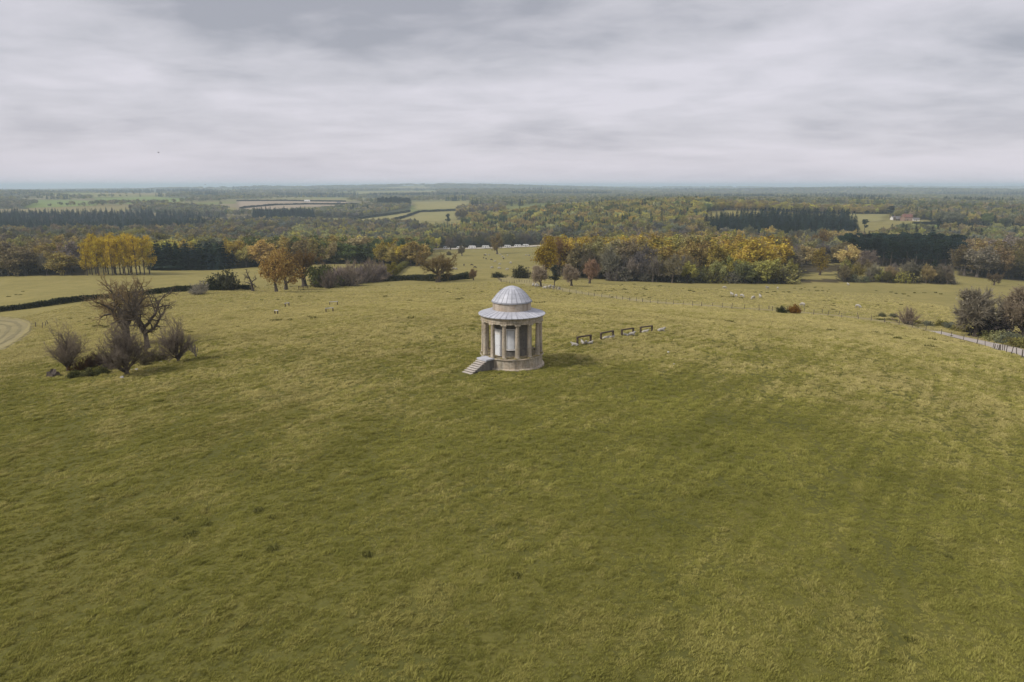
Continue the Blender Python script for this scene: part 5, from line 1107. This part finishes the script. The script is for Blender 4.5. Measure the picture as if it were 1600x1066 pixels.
def gable_house(name, x, y, L, W, H, Rh, rz, wall, roof, label, wins=3, chim=1, cat='house', rooftop=True):
    t = empty(name, (x, y, gz(x, y) - .3), rz); tag(t, label, cat)
    MB().add([(-L / 2, -W / 2, -1), (L / 2, -W / 2, -1), (L / 2, W / 2, -1), (-L / 2, W / 2, -1), (-L / 2, -W / 2, H), (L / 2, -W / 2, H), (L / 2, W / 2, H), (-L / 2, W / 2, H), (-L / 2, 0, H + Rh), (L / 2, 0, H + Rh)],
        [(0, 1, 5, 4), (1, 2, 6, 9, 5), (2, 3, 7, 6), (3, 0, 4, 8, 7), (0, 3, 2, 1)]).obj('wall', wall, t)
    rf = MB(); e = .35; k = Rh / (W / 2)
    for s in (-1, 1):
        a = [(-L / 2 - e, s * (W / 2 + e), H - e * k), (L / 2 + e, s * (W / 2 + e), H - e * k), (L / 2 + e, 0, H + Rh), (-L / 2 - e, 0, H + Rh)]; rf.add(a + [(p[0], p[1], p[2] + .22) for p in a], [(0, 1, 2, 3), (4, 7, 6, 5), (0, 4, 5, 1), (1, 5, 6, 2), (2, 6, 7, 3), (3, 7, 4, 0)])
    r_o = rf.obj('roof', roof, t)
    for c in range(chim):
        q = (-.3 + .6 * c) * L if chim > 1 else .28 * L; MB().box(q - .5, q + .5, -.45, .45, H + Rh - .8, H + Rh + 1.6).obj('chimney', M['brick'], r_o); MB().lathe([(.16, 0), (.13, .5)], 8).obj('chimney_pot', M['tile'], r_o, loc=(q, 0, H + Rh + 1.6))
    for i in range(wins):
        q = -L / 2 + L * (i + .5) / wins
        for zz in ((1.0,) if H < 3.6 else (1.0, 3.5)):
            f = MB().box(q - .6, q + .6, -W / 2 - .06, -W / 2 + .02, zz, zz + 1.3).obj('window', M['paint'], t); MB().box(q - .5, q + .5, -W / 2 - .08, -W / 2 - .05, zz + .1, zz + 1.2).obj('pane', M['glass'], f)
    MB().box(-.5, .5, -W / 2 - .07, -W / 2 + .02, 0, 2.1).obj('door', M['wood_dark'], t)
    return t
def at(px, Y): return at_dist(px, Y)[:2]
gable_house('farmhouse', *at(1417, 1052), 13, 7, 5.4, 4.2, -.25, M['brick'], M['tile'], 'brick farmhouse with a steep dark red roof and tall chimney', 4, 2)
gable_house('farmhouse_wing', *at(1409.5, 1046), 8, 6, 4.4, 3.6, 1.2, M['brick'], M['tile'], 'brick gabled cottage against the farmhouse', 2, 1)
gable_house('barn', *at(1403, 1048), 10, 7, 2.8, 3.6, .1, M['wood_dark'], M['slate'], 'dark roofed barn between the spreading tree and the farmhouse', 2, 0, 'barn')
gable_house('outbuilding', *at(1431, 1046), 9, 5, 2.8, 2.0, -.2, M['render'], M['slate'], 'low white outbuilding past the farmhouse', 2, 0, 'outbuilding')
gable_house('cottage', *at(1396, 1060), 7, 6, 3.2, 2.8, .3, M['render'], M['slate'], 'small pale gabled cottage half hidden by the spreading dark tree', 2, 1)
gable_house('long_house', *at(1310, 1262), 17, 8, 3.6, 3.2, .05, M['render'], M['slate'], 'long dark roofed house on the ridge behind the farm hedge', 4, 1)
gable_house('white_barn', *at(480, 2300), 17, 10, 5.0, 2.2, .05, M['render'], M['caravan'], 'pale barn alone on the skyline above the tan field', 3, 0, 'barn')
gable_house('white_house', *at(529, 2080), 12, 8, 5.0, 3.4, .5, M['render'], M['slate'], 'white house at the end of the far hedge line', 3, 1)
gable_house('far_house', *at(1513, 3000), 16, 12, 7, 5, .3, M['render'], M['slate'], 'tiny white house far off above the rise', 3, 1)

# ------------------------------------------------------------------ birds
def bird(px, py, Y, span, label, rz):
    sx, sz = ray(px, py); t = empty('bird', (sx * Y, Y, CAM_H + sz * Y), rz); tag(t, label, 'bird'); s = span / 2
    MB().lathe([(.01, -.22), (.06, -.12), (.075, .02), (.05, .14), (.035, .2), (.01, .26)], 8).obj('body', M['bird'], t).rotation_euler = (0, PI / 2, 0)
    for k in (-1, 1): MB().add([(.10, k * .04, .02), (-.08, k * .04, .02), (-.06, k * s * .5, .16), (.10, k * s * .5, .17), (-.10, k * s, .06), (.10, k * .04, .035), (-.08, k * .04, .03), (-.06, k * s * .5, .17), (.10, k * s * .5, .185), (-.10, k * s, .065)], [(0, 1, 2, 3), (3, 2, 4), (5, 8, 7, 6), (8, 9, 7), (0, 3, 8, 5), (3, 4, 9, 8), (1, 6, 7, 2), (2, 7, 9, 4)]).obj('wing', M['bird'], t)
    t.scale = (1.2,) * 3
bird(247.5, 238.5, 240, .95, 'dark bird flying highest above the far vale', .6)
bird(310, 278, 420, .95, 'dark bird flying low over the far ridge, upper of two', 2.0)
bird(320.5, 288.5, 480, .95, 'dark bird just clearing the far ridge', 1.0)

# ------------------------------------------------------------------ meadow grass
def tuft(seed, n, h, spread, wid, lean=.35, comb=0.0):
    """one clump: blades rising from a small mound and laid over towards +x"""
    r = np.random.default_rng(seed); V, Q, Tr, A = [], [], [], []
    for i in range(n):
        a = r.uniform(0, 2 * PI); q = spread * math.sqrt(r.uniform(0, 1)); p = np.array([q * math.cos(a), q * math.sin(a), -.04]); hh = h * (1.1 - .55 * (q / spread) ** 2) * r.uniform(.6, 1.1)
        ld = r.uniform(0, 2 * PI); d = np.array([math.cos(ld), math.sin(ld), 0]) * hh * lean * r.uniform(.2, 1.4) + np.array([math.cos(a), math.sin(a), 0]) * hh * .35 + np.array([comb * hh * r.uniform(.5, 1.4), 0, 0]); w = r.uniform(0, PI); s = np.array([-math.sin(w), math.cos(w), 0]) * wid
        b = len(V); V += [p - s, p + s, p + d * .45 + s * .8 + [0, 0, hh * .65], p + d * .45 - s * .8 + [0, 0, hh * .65], p + d + [0, 0, hh * .85]]; Q.append((b, b + 1, b + 2, b + 3)); Tr.append((b + 3, b + 2, b + 4)); A += [r.uniform(0, 1)] * 5
    return raw_mesh('tuft', np.array(V), [Q, Tr], M['grass'], {'v': A})
def mat_grass():
    m, nt = new_mat('grass_blades'); b = NB(nt); p = b.pos(); v = b.attr('v').outputs['Fac']; tint = b.attr('tint', 'INSTANCER').outputs['Color']
    sc = b.nd('ShaderNodeVectorMath', operation='SCALE'); b.L.new(tint, sc.inputs[0]); b.L.new(b.math('ADD', b.math('MULTIPLY', v, .7), .65), sc.inputs['Scale'])
    d = b.nd('ShaderNodeBsdfDiffuse'); t = b.nd('ShaderNodeBsdfTranslucent'); b.L.new(sc.outputs[0], d.inputs[0]); b.L.new(sc.outputs[0], t.inputs[0])
    mx = b.nd('ShaderNodeMixShader'); mx.inputs[0].default_value = .3; b.L.new(d.outputs[0], mx.inputs[1]); b.L.new(t.outputs[0], mx.inputs[2]); o = b.nd('ShaderNodeOutputMaterial'); b.L.new(mx.outputs[0], o.inputs[0]); return m
M['grass'] = mat_grass()
TUFTS = [tuft(800 + i, 44, .17, .19, .014, .5, .8) for i in range(4)] + [tuft(810 + i, 52, .23, .23, .016, .5, .9) for i in range(3)] + [tuft(820, 60, .42, .34, .016, .5)]
G_GREEN = np.array((.225, .228, .054)); G_OLIVE = np.array((.36, .332, .094)); G_STRAW = np.array((.49, .425, .18)); G_RUSH = np.array((.13, .13, .042))
def meadow():
    r = np.random.default_rng(9); X, Yv, S = [], [], []
    for y0, y1, den, sc in ((14, 32, 50, .56), (32, 50, 29, .70),  (50, 75, 16, .90), (75, 105, 8.5, 1.2), (105, 150, 4.5, 1.4), (150, 215, 1.8, 1.5), (215, 262, .8, 1.4)):
        x1 = .92 * y1 + 4; n = int((y1 - y0) * 2 * x1 * den); x = r.uniform(-x1, x1, n); y = r.uniform(y0, y1, n); k = (np.abs(x) < .92 * y + 4) & ((y < 150) | (np.abs(x) < 120 + (y - 150) * .2) )
        x, y = x[k], y[k]; X.append(x); Yv.append(y); S.append(np.full(len(x), sc))
    x = np.concatenate(X); y = np.concatenate(Yv); s = np.concatenate(S)
    ca_, sa_ = math.cos(.62), math.sin(.62); cmb = fbm((x * ca_ - y * sa_) / .8, (x * sa_ + y * ca_) / 14, 1.0, 58, 2) + .6 * fbm((x * ca_ + y * sa_) / 1.6, (-x * sa_ + y * ca_) / 26, 1.0, 59, 1); cl = fbm(x, y, .8, 51, 2); cl2 = fbm(x, y, 5, 57, 3); big = fbm(x, y, 30, 52, 3)
    keep = (r.uniform(-1.1, 1.0, len(x)) < cl * .4 + .85) & (np.hypot(x - TX, y - TY) > 3.2)
    a = view_angle(-45); ux, uy = pol(1, a); al = (x - TX) * ux + (y - TY) * uy; ac = np.abs(-(x - TX) * uy + (y - TY) * ux); keep &= ~((al > 2) & (al < 6.75) & (ac < .72))
    TR = np.array(TRACK); dmin = np.full(len(x), 1e9)
    for q in range(len(TR) - 1):
        p0, p1 = TR[q], TR[q + 1]; dd = p1 - p0; tt = np.clip(((x - p0[0]) * dd[0] + (y - p0[1]) * dd[1]) / (dd @ dd), 0, 1); dmin = np.minimum(dmin, np.hypot(x - p0[0] - tt * dd[0], y - p0[1] - tt * dd[1]))
    keep &= dmin > 2.75; keep &= ~inside(ring, x, y)
    # old wheel ruts where the grass is pressed flat
    rut = np.zeros(len(x))
    for (xa, ya), (xb, yb) in (((30, 92), (13, 21)), ((31.6, 92), (14.6, 21)), ((44, 88), (25, 24)), ((45.6, 88), (26.6, 24)), ((-12, 62), (-22, 28)), ((20, 70), (14, 45)), ((21.5, 70), (15.5, 45)), ((-46, 70), (-18, 22)), ((-44.5, 70), (-16.5, 22))):
        dx, dy = xb - xa, yb - ya; tt = np.clip(((x - xa) * dx + (y - ya) * dy) / (dx * dx + dy * dy), 0, 1); ox = .5 * np.sin(tt * 9 + xa); rut = np.maximum(rut, np.exp(-((np.hypot(x - xa - tt * dx - ox, y - ya - tt * dy)) / .35) ** 2))
    x, y, s, cl, cl2, big, rut, cmb = (q[keep] for q in (x, y, s, cl, cl2, big, rut, cmb)); n = len(x); z = ground(x, y) + micro(x, y)
    s = s * (1 + .30 * cl + .15 * cl2) * r.uniform(.7, 1.25, n) * (1 - .5 * rut); hz = s * (1 + .45 * cl + .15 * cmb) * (1 - .25 * sstep(y, 70, 120))
    straw_mix = np.clip(.42 + .17 * cmb + .24 * big + .20 * cl2 + (.10 + .10 * sstep(y, 30, 80)) * r.normal(0, 1, n) + .62 * sstep(y, 16, 120), 0, np.clip(.52 + y / 130, 0, 1))  # blade colour shifts from green to straw with distance, plus random patches
    tint = G_GREEN * (1 - straw_mix[:, None]) + G_OLIVE * straw_mix[:, None]; st = np.clip((straw_mix - .6) / .4, 0, 1)[:, None]; tint = tint * (1 - st) + G_STRAW * st
    tint = tint * np.clip(1 + .12 * fbm(x, y, 7, 53, 2) + .10 * cmb, .6, 1.5)[:, None]
    pid = np.where(r.uniform(0, 1, n) < np.clip(.15 + .30 * cl, 0, 1), r.integers(4, 7, n), r.integers(0, 4, n))
    # darker rushy tufts, some of them where the photograph shows them
    RP = [(277, 813), (283, 811), (325, 818), (329, 820), (322, 814), (302, 834), (296, 838), (407, 798), (406, 801), (427, 811), (424, 860), (430, 857), (575, 867), (577, 870), (808, 902), (1110, 680), (1200, 775), (1395, 640), (1480, 868), (1485, 872), (1335, 862), (1320, 960), (1425, 1002)]
    RQ = [spot(*p)[:2] for p in RP]; rx = np.array([p[0] for p in RQ]); ry = np.array([p[1] for p in RQ])
    m = 700; ax = r.uniform(-120, 130, m); ay = r.uniform(85, 290, m); kk = (fbm(ax, ay, 40, 54, 2) > .15) & (np.abs(ax) < .8 * ay); kk &= ~inside(ring, ax, ay); ax, ay = ax[kk], ay[kk]
    FR = [(930, 455), (937, 455), (946, 454.5), (955, 455), (963, 454), (975, 452), (1010, 453), (1080, 455), (1085, 456), (1180, 457), (1190, 457), (1200, 458), (1126, 464), (1131, 464), (1139, 465), (1145, 465), (1158, 466.5), (1210, 456.5), (1224, 457), (1232, 457), (1370, 455), (1392, 457), (1400, 459), (1412, 460), (1420, 463), (1430, 458), (1445, 458), (1462, 458), (1470, 460), (1372, 500), (1376, 500), (1382, 501), (1390, 500), (1398, 501), (1370, 521), (1390, 525), (1405, 530), (1420, 528), (1430, 533), (1455, 543), (1140, 503), (1300, 517), (430, 501), (438, 501), (485, 495), (491, 498), (603, 464), (640, 470), (715, 468), (722, 467), (726, 474), (25, 461), (32, 461), (12, 464), (35, 456), (150, 510), (158, 510), (165, 512)]
    FQ = [spot(*p)[:2] for p in FR]; fx = np.concatenate([[p[0] + r.normal(0, .25) for p in FQ for _ in range(3)], ax]); fy = np.concatenate([[p[1] + r.normal(0, .25) for p in FQ for _ in range(3)], ay])
    ex = np.concatenate([rx, fx]); ey = np.concatenate([ry, fy]); es = np.concatenate([np.full(len(rx), .62), r.uniform(.8, 1.6, len(fx))]) * r.uniform(.8, 1.25, len(ex))
    ez = ground(ex, ey) + micro(ex, ey); et = G_RUSH * r.uniform(.7, 1.4, (len(ex), 1))
    P3 = np.concatenate([np.stack([x, y, z], 1), np.stack([ex, ey, ez], 1)]); sc3 = np.concatenate([np.stack([s, s, hz], 1), np.stack([es, es, es], 1)])
    tt = np.concatenate([tint, et]); tt = np.concatenate([tt, np.ones((len(tt), 1))], 1)
    scatter('meadow_grass', P3, sc3, .75 + .5 * fbm(P3[:, 0], P3[:, 1], 9, 61, 2) + r.normal(0, .45, len(P3)), np.concatenate([pid, np.full(len(ex), 7)]), tt, TUFTS, 'tussocky olive grass covering the hill')
meadow()
